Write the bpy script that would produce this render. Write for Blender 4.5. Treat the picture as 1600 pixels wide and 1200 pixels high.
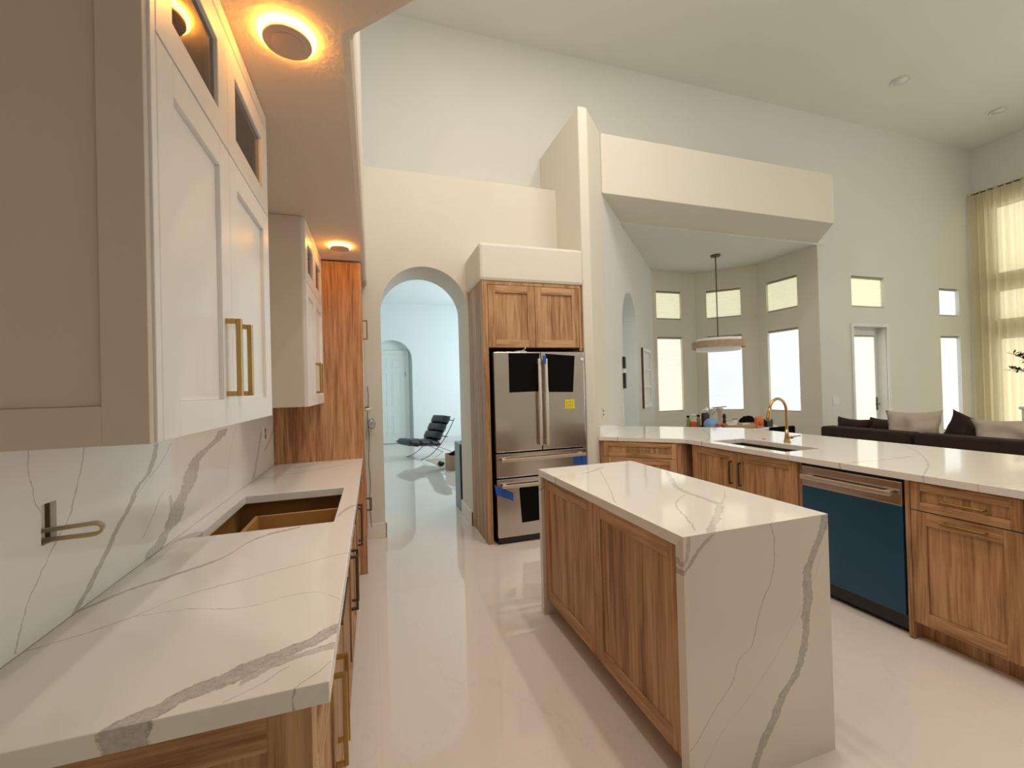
import bpy, bmesh, math, random
from mathutils import Vector, Matrix, geometry, noise
random.seed(7)
for o in list(bpy.data.objects): bpy.data.objects.remove(o)
SC = bpy.context.scene
COL = SC.collection
PI = math.pi

# ------------------------------------------------------------------ camera
EYE = Vector((0, 0, 1.45))
F_PX = 666.7
yaw, pitch, roll = math.radians(18.07), math.radians(0.478), math.radians(-1.541)
fwd = Vector((math.sin(yaw)*math.cos(pitch), math.cos(yaw)*math.cos(pitch), math.sin(pitch)))
rt0 = Vector((math.cos(yaw), -math.sin(yaw), 0)); up0 = rt0.cross(fwd)
rgt = rt0*math.cos(roll) + up0*math.sin(roll)
upv = -rt0*math.sin(roll) + up0*math.cos(roll)
cam_d = bpy.data.cameras.new('camera'); cam = bpy.data.objects.new('camera', cam_d); COL.objects.link(cam)
cam_d.sensor_width = 36; cam_d.lens = F_PX/1600*36; cam_d.clip_start = .02; cam_d.clip_end = 200
m = Matrix((rgt, upv, -fwd)).transposed().to_4x4(); m.translation = EYE
cam.matrix_world = m
SC.camera = cam

# ------------------------------------------------------------------ view, world, daylight
vs = SC.view_settings
SC.display_settings.display_device = 'sRGB'
vs.view_transform = 'Standard'; vs.look = 'None'; vs.gamma = 1; vs.use_curve_mapping = False
vs.exposure = 0.08
W = bpy.data.worlds.new('world'); SC.world = W; W.use_nodes = True
bgn = W.node_tree.nodes['Background']; bgn.inputs[0].default_value = (1.0, .93, .84, 1); bgn.inputs[1].default_value = 0.55

def area(name, loc, target, sx, sy, power, color, spread=PI):
    d = bpy.data.lights.new(name, 'AREA'); d.shape = 'RECTANGLE'; d.size = sx; d.size_y = sy
    d.energy = power; d.color = color; d.spread = spread
    o = bpy.data.objects.new(name, d); COL.objects.link(o); o.location = loc
    o.rotation_euler = (Vector(target)-Vector(loc)).to_track_quat('-Z', 'Y').to_euler()
    return o
# daylight through each uncurtained window of the right hand wall and an added, unseen opening lighting the entry hall
for ya, yb in ((-1.6, -.5), (-.3, .8), (1.0, 1.3)):
    for za, zb in ((.1, 2.12), (2.42, 2.98), (3.26, 4.5)):
        yc, zc, A_ = (ya+yb)/2, (za+zb)/2, (yb-ya)*(zb-za)
        area('window_daylight', (10.74, yc, zc), (0, yc, zc), yb-ya, zb-za, 7.6*A_, (.93, 1.0, .97))
area('hall_fill_daylight', (4.19, 9.2, 1.95), (0, 9.2, 1.95), 3.2, 2.5, 118, (.80, .945, 1.0))
# unseen downlights added under the tall ceiling to light the kitchen and upper walls
FILL_CANS = [(1.7+dx, 1.5+dy) for dx in (-.95, 0, .95) for dy in (-.95, 0, .95)]
for cx_, cy_ in FILL_CANS:
    a_ = area('added_downlight', (cx_, cy_, 5.635), (cx_, cy_, 0), .17, .17, 15.0, (1.0, .91, .82)); a_.data.shape = 'DISK'

# ------------------------------------------------------------------ materials
class N:
    def __init__(s, name):
        s.m = bpy.data.materials.new(name); s.m.use_nodes = True
        s.t = s.m.node_tree; s.b = s.t.nodes['Principled BSDF']; s.out = s.t.nodes['Material Output']
    def n(s, typ, **k):
        x = s.t.nodes.new(typ)
        for a, b in k.items():
            if a.startswith('i_'):
                x.inputs[a[2:]].default_value = b
            else: setattr(x, a, b)
        return x
    def l(s, a, b): s.t.links.new(a, b)
    def math(s, op, a, b=None, c=None, clamp=False):
        x = s.t.nodes.new('ShaderNodeMath'); x.operation = op; x.use_clamp = clamp
        for i, v in enumerate((a, b, c)):
            if v is None: continue
            if isinstance(v, (int, float)): x.inputs[i].default_value = v
            else: s.l(v, x.inputs[i])
        return x.outputs[0]
    def mix(s, f, a, b):
        x = s.t.nodes.new('ShaderNodeMix'); x.data_type = 'RGBA'
        for i, v in ((0, f), (6, a), (7, b)):
            if hasattr(v, 'is_linked') or hasattr(v, 'links'): s.l(v, x.inputs[i])
            elif isinstance(v, tuple): x.inputs[i].default_value = (*v[:3], 1)
            else: x.inputs[i].default_value = v
        return x.outputs[2]
    def pos(s, sx=1, sy=1, sz=1):
        g = s.n('ShaderNodeNewGeometry'); v = s.n('ShaderNodeVectorMath', operation='MULTIPLY')
        s.l(g.outputs['Position'], v.inputs[0]); v.inputs[1].default_value = (sx, sy, sz)
        return v.outputs[0]
    def noise(s, vec, scale=5, detail=3, rough=.5):
        x = s.n('ShaderNodeTexNoise'); s.l(vec, x.inputs['Vector'])
        x.inputs['Scale'].default_value = scale; x.inputs['Detail'].default_value = detail; x.inputs['Roughness'].default_value = rough
        return x.outputs['Fac']
    def ramp(s, f, stops):
        x = s.n('ShaderNodeValToRGB'); s.l(f, x.inputs[0]); e = x.color_ramp.elements
        while len(e) < len(stops): e.new(.5)
        for q, (p, c) in zip(e, stops): q.position = p; q.color = (*c, 1)
        return x.outputs[0]
    def bump(s, h, strength, dist=.002):
        x = s.n('ShaderNodeBump'); x.inputs['Strength'].default_value = strength; x.inputs['Distance'].default_value = dist
        s.l(h, x.inputs['Height']); s.l(x.outputs[0], s.b.inputs['Normal'])
    def set(s, color=None, rough=None, metal=None, **k):
        if color is not None:
            if isinstance(color, tuple): s.b.inputs['Base Color'].default_value = (*color, 1)
            else: s.l(color, s.b.inputs['Base Color'])
        if rough is not None: s.b.inputs['Roughness'].default_value = rough
        if metal is not None: s.b.inputs['Metallic'].default_value = metal
        for a, b in k.items(): s.b.inputs[a.replace('_', ' ')].default_value = b
        return s

def plain(name, color, rough=.5, metal=0, var=.06, scale=8, **k):
    s = N(name); f = s.noise(s.pos(), scale, 3)
    a = tuple(c*(1-var) for c in color); b = tuple(min(1, c*(1+var)) for c in color)
    s.set(s.mix(f, a, b), rough, metal, **k); return s.m
def wallmat(name, color, bump=.25):
    s = N(name); p = s.pos(); f = s.noise(p, 1.2, 2)
    s.set(s.mix(f, tuple(c*.97 for c in color), tuple(min(1, c*1.03) for c in color)), .75)
    s.bump(s.noise(p, 45, 4, .6), bump, .003); return s.m
def woodmat(name, horiz=False, tone=1.0, red=1.0):
    s = N(name)
    sc = (1.3, 1.3, 26) if horiz else (26, 26, 1.1)
    p = s.pos(*sc)
    big = s.noise(p, .55, 3, .55); fine = s.noise(p, 3.2, 5, .65)
    w = s.noise(s.pos(*( (.5, .5, 6) if horiz else (6, 6, .45))), 1.0, 4, .6)
    rings = s.math('FRACT', s.math('MULTIPLY', w, 9.0))
    rings = s.math('ABSOLUTE', s.math('SUBTRACT', rings, .5))
    v = s.math('ADD', s.math('MULTIPLY', big, .62), s.math('MULTIPLY', fine, .55)); v = s.math('SUBTRACT', v, .14)
    v = s.math('ADD', v, s.math('MULTIPLY', rings, .22))
    tone *= 1.07; T = lambda r, g, b: (r*tone*red, g*tone, b*tone)
    c = s.ramp(v, [(.36, T(.25, .115, .048)), (.475, T(.40, .215, .100)), (.575, T(.50, .29, .15)), (.72, T(.58, .36, .20))])
    s.set(c, .48); s.b.inputs['Specular IOR Level'].default_value = .35
    s.bump(fine, .12, .001); return s.m

VEINS = {
 'counter': [
  ([(-0.7156, 1.187), (-0.6425, 1.2189), (-0.5651, 1.2772), (-0.4976, 1.3495), (-0.3369, 1.4254), (-0.0863, 1.5226)], 0.0022, 0.55),
  ([(-0.559, 1.2749), (-0.4696, 1.2724), (-0.3201, 1.2293), (-0.1841, 1.253), (-0.1183, 1.217), (-0.0889, 1.1495)], 0.0018, 0.45),
  ([(-0.7104, 1.3689), (-0.6451, 1.4608), (-0.5643, 1.5338), (-0.4791, 1.6279), (-0.4204, 1.7895), (-0.2882, 1.8736)], 0.007, 0.6),
  ([(-0.4304, 0.8355), (-0.3747, 0.8722), (-0.3358, 0.9026), (-0.2891, 0.9269), (-0.2296, 0.9572), (-0.1671, 0.9904), (-0.0849, 1.0506)], 0.022, 0.62),
  ([(-0.2443, 0.9125), (-0.1832, 0.9482), (-0.0875, 0.9793)], 0.009, 0.5),
  ([(-0.2586, 0.8633), (-0.2144, 0.8906), (-0.1665, 0.9297)], 0.0018, 0.5),
  ([(-0.1501, 0.8564), (-0.1202, 0.8851), (-0.0901, 0.9218)], 0.0018, 0.5),
  ([(-0.5397, 3.351), (-0.4384, 3.4664), (-0.2357, 3.6117)], 0.012, 0.4),
  ([(-0.7076, 3.0424), (-0.506, 3.1376), (-0.2199, 3.3574)], 0.008, 0.4),
  ([(-0.155, 1.9807), (-0.1197, 2.0919), (-0.0772, 2.1428)], 0.012, 0.4),
  ([(-0.7107, 1.7397), (-0.7047, 1.8782), (-0.6268, 1.9345)], 0.016, 0.5),
 ],
 'splash': [
  ([(0.9181, 1.3484), (1.0256, 1.4911), (1.0741, 1.5431), (1.1115, 1.599), (1.1683, 1.6606), (1.1967, 1.7267), (1.2878, 1.7833)], 0.011, 0.6),
  ([(1.1232, 1.6138), (1.1616, 1.6921), (1.2312, 1.8378), (1.2787, 1.901)], 0.0025, 0.4),
  ([(0.9211, 1.7503), (0.9614, 1.8261), (0.9825, 1.9089), (1.0373, 1.9557), (1.0877, 2.0415), (1.1525, 2.0832), (1.2001, 2.1966), (1.2449, 2.4112), (1.2772, 2.4689)], 0.032, 0.55),
  ([(1.0136, 1.8996), (1.05, 1.8865), (1.0886, 1.882)], 0.012, 0.5),
  ([(0.9295, 1.1658), (1.005, 1.1949), (1.0546, 1.2327), (1.1204, 1.2907), (1.1568, 1.3315), (1.2304, 1.3667), (1.323, 1.3995)], 0.0025, 0.5),
  ([(1.198, 1.2477), (1.2625, 1.2151), (1.3442, 1.2097)], 0.0022, 0.45),
  ([(0.9293, 3.0148), (1.0852, 3.1525), (1.1945, 3.2289)], 0.022, 0.45),
  ([(1.0626, 3.3233), (1.1484, 3.5262), (1.2326, 3.6641)], 0.02, 0.4),
  ([(0.9889, 2.5087), (1.1605, 2.5814), (1.3118, 2.7259)], 0.003, 0.3),
  ([(0.998, 1.6858), (1.053, 1.7557), (1.1137, 1.8327), (1.1253, 2.0066)], 0.0025, 0.35),
 ],
 'island': [
  ([(1.4459, 1.3715), (1.5163, 1.4172), (1.6224, 1.4253), (1.7452, 1.438), (1.9599, 1.5466), (2.2156, 1.7114)], 0.014, 0.4),
  ([(1.2069, 1.1008), (1.2795, 1.1866), (1.4017, 1.3289), (1.5095, 1.4326)], 0.016, 0.4),
  ([(1.257, 1.0881), (1.4432, 1.1859), (1.5483, 1.2386), (1.678, 1.3972)], 0.004, 0.4),
  ([(1.6902, 1.022), (1.889, 1.1213), (2.1123, 1.222), (2.3558, 1.3274)], 0.003, 0.4),
  ([(2.2843, 1.1095), (2.3041, 1.0158), (2.326, 1.2013), (2.455, 1.3841)], 0.014, 0.35),
  ([(1.4079, 1.3145), (1.5194, 1.4643), (1.6624, 1.6204)], 0.003, 0.25),
 ],
 'face': [
  ([(0.1905, 1.0059), (0.2426, 1.0642), (0.3037, 1.1126), (0.3697, 1.1861), (0.454, 1.2318), (0.4896, 1.2888), (0.5806, 1.3177), (0.6522, 1.3524), (0.714, 1.3937), (0.8005, 1.4104), (0.9164, 1.3957)], 0.0022, 0.6),
  ([(0.0331, 1.2702), (0.1232, 1.3241), (0.1959, 1.3785), (0.2638, 1.4205), (0.3365, 1.4904), (0.4258, 1.5421), (0.5149, 1.553), (0.6134, 1.5713), (0.6956, 1.5679), (0.7534, 1.5915), (0.8481, 1.6526), (0.9128, 1.6771)], 0.020, 0.6),
  ([(0.1155, 1.0594), (0.2268, 1.1566), (0.2954, 1.2561), (0.3863, 1.3606), (0.4599, 1.4289), (0.5704, 1.5279), (0.7265, 1.6327), (0.8424, 1.6957)], 0.0014, 0.35),
  ([(0.7507, 0.9494), (0.7885, 0.9946), (0.8529, 1.053), (0.9127, 1.1243)], 0.007, 0.55),
  ([(0.8157, 0.9956), (0.8581, 1.0172), (0.9171, 1.0216)], 0.008, 0.45),
 ],
}
def marble(name, veins=(), pa=0, ua=1, base=(.83, .785, .735), rough=.07, generic=.5):
    """white quartz; each vein is a centre line u = curve(p) on the slab with its own width"""
    s = N(name); g = s.n('ShaderNodeNewGeometry')
    xyz = s.n('ShaderNodeSeparateXYZ'); s.l(g.outputs['Position'], xyz.inputs[0])
    P = s.pos()
    wob = s.math('MULTIPLY', s.math('SUBTRACT', s.noise(P, 14, 5, .6), .5), .030)
    wob2 = s.math('MULTIPLY', s.math('SUBTRACT', s.noise(P, 60, 3, .6), .5), .006)
    wobs = s.math('ADD', wob, wob2)
    cloud = s.noise(P, 16, 5, .7); mott = s.noise(P, 70, 4, .7)
    total = None
    for pts, w, dark in veins:
        p0, p1 = pts[0][0], pts[-1][0]
        us = [q[1] for q in pts]; u0, u1 = min(us)-.01, max(us)+.01
        fc = s.n('ShaderNodeFloatCurve')
        cm = fc.mapping; cm.use_clip = False; c = cm.curves[0]
        nrm = [((q[0]-p0)/(p1-p0), (q[1]-u0)/(u1-u0)) for q in pts]
        c.points[0].location = nrm[0]; c.points[1].location = nrm[-1]
        for q in nrm[1:-1]: c.points.new(*q)
        for q in c.points: q.handle_type = 'AUTO'
        cm.update()
        t = s.math('DIVIDE', s.math('SUBTRACT', xyz.outputs[pa], p0), p1-p0)
        s.l(s.math('MINIMUM', s.math('MAXIMUM', t, 0.0), 1.0), fc.inputs['Value'])
        u = s.math('ADD', s.math('MULTIPLY', fc.outputs[0], u1-u0), u0)
        slope = abs(us[-1]-us[0])/max(1e-3, abs(p1-p0)); k = 1/math.sqrt(1+slope*slope)
        d = s.math('MULTIPLY', s.math('ABSOLUTE', s.math('ADD', s.math('SUBTRACT', xyz.outputs[ua], u), wobs)), k)
        ww = s.math('MULTIPLY', s.math('ADD', s.math('MULTIPLY', cloud, 2.0), .0), w)
        e = s.math('DIVIDE', s.math('SUBTRACT', ww, d), max(.0012, w*.22), clamp=True)
        inr = s.math('LESS_THAN', s.math('ABSOLUTE', s.math('SUBTRACT', t, .5)), .505)
        body = s.math('MULTIPLY', e, dark)
        if w > .006:   # wide veins are paler inside with a darker rim
            rim = s.math('DIVIDE', s.math('ABSOLUTE', s.math('SUBTRACT', d, s.math('MULTIPLY', ww, .88))), w*.16, clamp=True)
            rim = s.math('MULTIPLY', s.math('SUBTRACT', 1.0, rim), .34)
            body = s.math('ADD', s.math('MULTIPLY', body, s.math('ADD', s.math('MULTIPLY', mott, 1.3), .15)), s.math('MULTIPLY', rim, e))
        v = s.math('MULTIPLY', body, inr)
        total = v if total is None else s.math('MAXIMUM', total, v)
    # faint hairlines of the slab
    q = s.noise(s.pos(1.1, 1.5, 1.1), 1.3, 4, .55)
    h = s.math('SUBTRACT', 1.0, s.math('DIVIDE', s.math('ABSOLUTE', s.math('SUBTRACT', q, .5)), .006), clamp=True)
    h = s.math('MULTIPLY', h, s.math('MULTIPLY', s.noise(P, 3, 2), generic))
    total = h if total is None else s.math('MAXIMUM', total, h)
    cb = s.mix(s.noise(P, 2.5, 3), tuple(c*.97 for c in base), base)
    s.set(s.mix(total, cb, (.20, .165, .15)), rough); s.b.inputs['Specular IOR Level'].default_value = .5
    return s.m

def emis(name, color, strength):
    s = N(name); e = s.n('ShaderNodeEmission'); e.inputs[0].default_value = (*color, 1); e.inputs[1].default_value = strength
    s.l(e.outputs[0], s.out.inputs[0]); return s.m
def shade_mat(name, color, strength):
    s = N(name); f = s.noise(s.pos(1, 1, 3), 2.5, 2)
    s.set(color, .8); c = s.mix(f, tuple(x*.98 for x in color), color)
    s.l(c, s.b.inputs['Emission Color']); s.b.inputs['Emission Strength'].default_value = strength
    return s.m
def sheer_mat():
    s = N('sheer_curtain_fabric'); t = s.n('ShaderNodeBsdfTranslucent'); d = s.n('ShaderNodeBsdfDiffuse'); tr = s.n('ShaderNodeBsdfTransparent')
    wv = s.noise(s.pos(1, 60, 1), 3, 2); col = s.mix(wv, (.80, .72, .52), (.92, .87, .72))
    s.l(col, t.inputs[0]); s.l(col, d.inputs[0]); s.l(col, tr.inputs[0])
    m1 = s.n('ShaderNodeMixShader'); m1.inputs[0].default_value = .45; s.l(t.outputs[0], m1.inputs[1]); s.l(d.outputs[0], m1.inputs[2])
    m2 = s.n('ShaderNodeMixShader'); m2.inputs[0].default_value = .30; s.l(m1.outputs[0], m2.inputs[1]); s.l(tr.outputs[0], m2.inputs[2])
    s.l(m2.outputs[0], s.out.inputs[0]); return s.m
def glass_mat(name, tint=(.55, .5, .45), gloss=.25):
    s = N(name); g = s.n('ShaderNodeBsdfGlossy'); g.inputs['Roughness'].default_value = .02; tr = s.n('ShaderNodeBsdfTransparent')
    tr.inputs[0].default_value = (*tint, 1)
    fr = s.n('ShaderNodeFresnel'); fr.inputs[0].default_value = 1.5
    m1 = s.n('ShaderNodeMixShader'); s.l(s.math('ADD', fr.outputs[0], gloss*.4, clamp=True), m1.inputs[0])
    s.l(tr.outputs[0], m1.inputs[1]); s.l(g.outputs[0], m1.inputs[2]); s.l(m1.outputs[0], s.out.inputs[0]); return s.m
def steel_mat(name, col=(.60, .54, .49), rough=.2):
    s = N(name); f = s.noise(s.pos(160, 160, 1.5), 2, 3)
    s.set(s.mix(f, tuple(c*.88 for c in col), col), rough, 1.0); s.b.inputs['Anisotropic'].default_value = .4
    return s.m
def floor_mat():
    s = N('polished_porcelain'); P = s.pos()
    br = s.n('ShaderNodeTexBrick'); s.l(P, br.inputs['Vector']); br.offset = 0.0
    br.inputs['Scale'].default_value = 1.0; br.inputs['Brick Width'].default_value = .8; br.inputs['Row Height'].default_value = 1.6
    br.inputs['Mortar Size'].default_value = .0015; br.inputs['Mortar Smooth'].default_value = .3
    for k, c in (('Color1', (.73, .655, .60)), ('Color2', (.71, .637, .582)), ('Mortar', (.68, .61, .555))): br.inputs[k].default_value = (*c, 1)
    q = s.noise(s.pos(1, .6, 1), 1.1, 6, .6)
    h = s.math('SUBTRACT', 1.0, s.math('DIVIDE', s.math('ABSOLUTE', s.math('SUBTRACT', q, .5)), .008), clamp=True)
    h = s.math('MULTIPLY', h, s.math('MULTIPLY', s.noise(P, 2, 2), .25))
    s.set(s.mix(h, br.outputs[0], (.5, .44, .40)), .03); s.b.inputs['Specular IOR Level'].default_value = .85
    return s.m

M = {}
M['wall'] = wallmat('painted_wall', (.735, .69, .605))
M['nook'] = wallmat('nook_wall_paint', (.73, .69, .59))
M['great'] = wallmat('great_room_paint', (.71, .71, .675))
M['foyer'] = wallmat('hall_wall_paint', (.80, .86, .86))
M['ceil'] = wallmat('ceiling_paint', (.735, .735, .69), .4)
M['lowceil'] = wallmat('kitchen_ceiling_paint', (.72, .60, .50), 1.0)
M['floor'] = floor_mat()
M['base'] = plain('baseboard_paint', (.84, .76, .68), .4)
M['oak'] = woodmat('oak_vertical_grain'); M['oakh'] = woodmat('oak_horizontal_grain', True)
M['oakp'] = woodmat('oak_tall_panel', False, .95, 1.12)
M['oakg'] = woodmat('greyed_oak_side_panel', False, .98, .90)
M['white'] = plain('white_cabinet_lacquer', (.88, .845, .83), .32, var=.01)
M['side'] = plain('shaded_side_lacquer', (.68, .59, .51), .45, var=.02)  # white lacquer darkened and browned, shade painted into the cabinet sides
M['inner'] = plain('cabinet_interior', (.42, .24, .10), .6)
M['gold'] = plain('brushed_brass', (.50, .34, .13), .32, 1.0, var=.1)
M['golddark'] = plain('dark_bronze_pull', (.14, .095, .055), .4, .8, var=.1)
M['black'] = plain('black_plastic', (.012, .012, .012), .35)
M['rubber'] = plain('matte_black', (.005, .0045, .004), .95, Specular_IOR_Level=.12)
M['steel'] = steel_mat('brushed_stainless'); M['steel2'] = steel_mat('satin_stainless_pull', (.86, .76, .68), .36)
M['film'] = plain('blue_protective_film', (.006, .064, .125), .3, 0, var=.15, scale=3)
M['ply'] = plain('bare_plywood', (.42, .225, .065), .6, var=.12, scale=20)
M['counter'] = marble('quartz_counter', VEINS['counter'], 0, 1, generic=.0)
M['splash'] = marble('quartz_backsplash', VEINS['splash'], 2, 1, base=(.84, .815, .80), rough=.12, generic=.0)
M['island'] = marble('quartz_island_top', VEINS['island'], 1, 0, generic=.0)
M['face'] = marble('quartz_island_end_shaded', VEINS['face'], 2, 0, generic=.0, base=(.76, .685, .60))  # same quartz as the top, base browned to paint in the shaded end
M['quartz'] = marble('quartz_plain', [([(2.2, 3.75), (2.7, 3.9), (3.3, 4.3)], .006, .35), ([(2.79, 1.5), (3.3, 1.75), (4.0, 2.3)], .005, .3), ([(2.79, 2.28), (2.9, 2.5), (3.4, 3.4), (4.0, 3.6)], .003, .3), ([(2.79, 3.12), (2.88, 3.16), (3.5, 3.9)], .006, .35), ([(2.79, 1.28), (3.2, 1.2), (4.0, 1.35)], .003, .3), ([(2.79, 1.93), (2.86, 1.90), (3.4, 1.88)], .008, .4)], 0, 1, generic=.0)
M['glass'] = glass_mat('cabinet_glass')
M['cream'] = shade_mat('cream_shade_fabric', (.90, .88, .66), .50)  # emission of the three shade fabrics stands in for daylight coming through
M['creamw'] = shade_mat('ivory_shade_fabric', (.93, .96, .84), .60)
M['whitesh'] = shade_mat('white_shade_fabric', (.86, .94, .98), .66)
M['rail'] = plain('shade_rail', (.42, .36, .26), .5)
M['trimw'] = plain('white_trim', (.75, .76, .78), .4)
M['sky'] = emis('bright_daylight_pane', (1.0, .97, .80), 1.75)
M['sheer'] = sheer_mat()
M['puck'] = plain('light_trim', (.62, .45, .36), .5)
M['glow'] = emis('warm_led_ring', (1.0, .41, .05), 46)
M['sofa'] = plain('brown_velvet', (.026, .011, .007), .95, var=.3, scale=6)
M['beige'] = plain('beige_cushion_fabric', (.50, .42, .35), .9, var=.1, scale=12)
M['leather'] = plain('black_leather', (.018, .018, .018), .35, var=.3)
M['chrome'] = plain('dark_chrome', (.12, .12, .125), .25, 1.0)
M['drum'] = plain('pendant_wood_veneer', (.46, .33, .22), .6, var=.25, scale=14)
M['opal'] = shade_mat('opal_shade', (.80, .78, .76), .12)
M['bronze'] = plain('brown_bronze', (.17, .10, .08), .4, .7)
M['tape'] = plain('blue_painter_tape', (.01, .10, .42), .6)
M['note'] = plain('yellow_sticker', (.92, .76, .02), .6)
M['ink'] = plain('sticker_print', (.10, .09, .02), .7)
M['card'] = plain('cardboard', (.42, .26, .16), .8)
M['kraft'] = plain('kraft_paper', (.47, .40, .30), .85)
M['leaf'] = plain('dark_leaf', (.02, .035, .015), .6)
M['cable'] = plain('yellow_cable_sheath', (.50, .37, .16), .45)
M['cabw'] = plain('pale_cable_sheath', (.62, .56, .50), .45)
M['door'] = plain('painted_door', (.74, .79, .75), .4, var=.02)
M['greyblue'] = plain('grey_blue_lacquer', (.15, .19, .22), .35)
M['clear'] = glass_mat('clear_plastic_film', (.86, .88, .92), .5)
M['bluebag'] = plain('blue_bread_bag', (.20, .38, .66), .3, var=.2, scale=30)
M['redp'] = plain('red_packet', (.60, .07, .03), .4); M['orange'] = plain('orange_snack_bag', (.80, .20, .04), .35, var=.3, scale=40)
M['purple'] = plain('dark_plum_bag', (.07, .02, .03), .4)
M['amber'] = plain('pale_amber_jar', (.55, .47, .27), .2); M['greenj'] = plain('olive_green_jar', (.20, .24, .10), .2)
M['paper'] = plain('white_paper', (.8, .78, .74), .7)
M['pinkw'] = plain('pinkish_wood', (.55, .38, .30), .6)
M['trayw'] = plain('tan_wooden_tray', (.50, .31, .14), .5)

# ------------------------------------------------------------------ builders
def origin(o):
    v = Vector((0, 0, 0))
    while o is not None: v += o.location; o = o.parent
    return v
def tag(o, label=None, cat=None, group=None, kind=None):
    if label: o['label'] = label
    if cat: o['category'] = cat
    if group: o['group'] = group
    if kind: o['kind'] = kind
    return o
def thing(name, loc, label, cat, group=None):
    o = bpy.data.objects.new(name, None); COL.objects.link(o); o.location = loc; o.empty_display_size = .1
    return tag(o, label, cat, group)
class MB:
    def __init__(s): s.v = []; s.f = []; s.mi = []; s.sm = []
    def add(s, vs_, fs, mi=0, smooth=False):
        b = len(s.v); s.v += [Vector(v) for v in vs_]
        for f in fs: s.f.append([b+i for i in f]); s.mi.append(mi); s.sm.append(smooth)
        return s
    def ob(s, O, U, V, Wv, mi=0):          # box from a corner and three edge vectors
        O, U, V, Wv = map(Vector, (O, U, V, Wv))
        p = [O, O+U, O+U+V, O+V]; p += [q+Wv for q in p]
        fs = [(0, 3, 2, 1), (4, 5, 6, 7), (0, 1, 5, 4), (1, 2, 6, 5), (2, 3, 7, 6), (3, 0, 4, 7)]
        if U.cross(V).dot(Wv) < 0: fs = [f[::-1] for f in fs]
        return s.add(p, fs, mi)
    def box(s, x0, x1, y0, y1, z0, z1, mi=0):
        return s.ob((x0, y0, z0), (x1-x0, 0, 0), (0, y1-y0, 0), (0, 0, z1-z0), mi)
    def ext(s, outer, holes, d0, d1, fn, mi=0, smooth_sides=False):   # polygon with holes, extruded d0..d1 through fn(u,v,d)
        loops = [outer]+list(holes)
        tri = geometry.tessellate_polygon([[Vector((a, b, 0)) for a, b in L] for L in loops])
        flat = [p for L in loops for p in L]; n = len(flat)
        vs_ = [fn(a, b, d0) for a, b in flat]+[fn(a, b, d1) for a, b in flat]
        a = Vector(fn(0, 0, 0)); sgn = (Vector(fn(1, 0, 0))-a).cross(Vector(fn(0, 1, 0))-a).dot(Vector(fn(0, 0, 1))-a)*(d1-d0)
        fs = []
        for t in tri:
            ar = (flat[t[1]][0]-flat[t[0]][0])*(flat[t[2]][1]-flat[t[0]][1])-(flat[t[2]][0]-flat[t[0]][0])*(flat[t[1]][1]-flat[t[0]][1])
            if ar < 0: t = t[::-1]
            top = [i+n for i in t]; bot = list(t[::-1])
            if sgn < 0: top = top[::-1]; bot = bot[::-1]
            fs += [top, bot]
        b = len(s.v); s.add(vs_, fs, mi); i0 = 0
        for k, L in enumerate(loops):
            A = sum(L[i][0]*L[(i+1) % len(L)][1]-L[(i+1) % len(L)][0]*L[i][1] for i in range(len(L)))
            for i in range(len(L)):
                a_, c_ = i0+i, i0+(i+1) % len(L)
                q = [a_, c_, c_+n, a_+n]
                if (A < 0) != (k > 0): q = q[::-1]
                if sgn < 0: q = q[::-1]
                s.f.append([b+x for x in q]); s.mi.append(mi); s.sm.append(smooth_sides)
            i0 += len(L)
        return s
    def prism(s, poly, z0, z1, holes=(), mi=0): return s.ext(poly, holes, z0, z1, lambda a, b, d: (a, b, d), mi)
    def tube(s, pts, r, seg=10, mi=0, closed=False, flat=1.0):
        pts = [Vector(p) for p in pts]; n = len(pts); rs = r if isinstance(r, (list, tuple)) else [r]*n
        ring = []; prev = None
        for i, p in enumerate(pts):
            t = (pts[(i+1) % n]-pts[i-1]) if closed else (pts[min(i+1, n-1)]-pts[max(i-1, 0)])
            t.normalize()
            if prev is None:
                a = Vector((0, 0, 1)) if abs(t.z) < .9 else Vector((1, 0, 0)); x = a.cross(t).normalized()
            else: x = (prev-t*prev.dot(t)).normalized()
            prev = x; y = t.cross(x)
            ring.append([p+(x*math.cos(2*PI*k/seg)+y*flat*math.sin(2*PI*k/seg))*rs[i] for k in range(seg)])
        vs_ = [q for R_ in ring for q in R_]; fs = []
        for i in range(n if closed else n-1):
            j = (i+1) % n
            for k in range(seg): fs.append((i*seg+k, i*seg+(k+1) % seg, j*seg+(k+1) % seg, j*seg+k))
        s.add(vs_, fs, mi, True)
        if not closed: b = len(s.v)-len(vs_); s.f += [[b+k for k in range(seg)][::-1], [b+(n-1)*seg+k for k in range(seg)]]; s.mi += [mi, mi]; s.sm += [False, False]
        return s
    def lathe(s, prof, c, seg=32, mi=0, smooth=True, squash=None):   # prof: (radius, height)
        vs_ = []; fs = []
        for r, z in prof:
            for k in range(seg):
                a = 2*PI*k/seg; dx, dy = r*math.cos(a), r*math.sin(a)
                vs_.append((c[0]+dx, c[1]+dy, c[2]+z))
        for i in range(len(prof)-1):
            for k in range(seg): fs.append((i*seg+k, i*seg+(k+1) % seg, (i+1)*seg+(k+1) % seg, (i+1)*seg+k))
        b = len(s.v); s.add(vs_, fs, mi, smooth)
        if prof[0][0] > 1e-5: s.f.append([b+k for k in range(seg)][::-1]); s.mi.append(mi); s.sm.append(False)
        if prof[-1][0] > 1e-5: s.f.append([b+(len(prof)-1)*seg+k for k in range(seg)]); s.mi.append(mi); s.sm.append(False)
        return s
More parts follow.
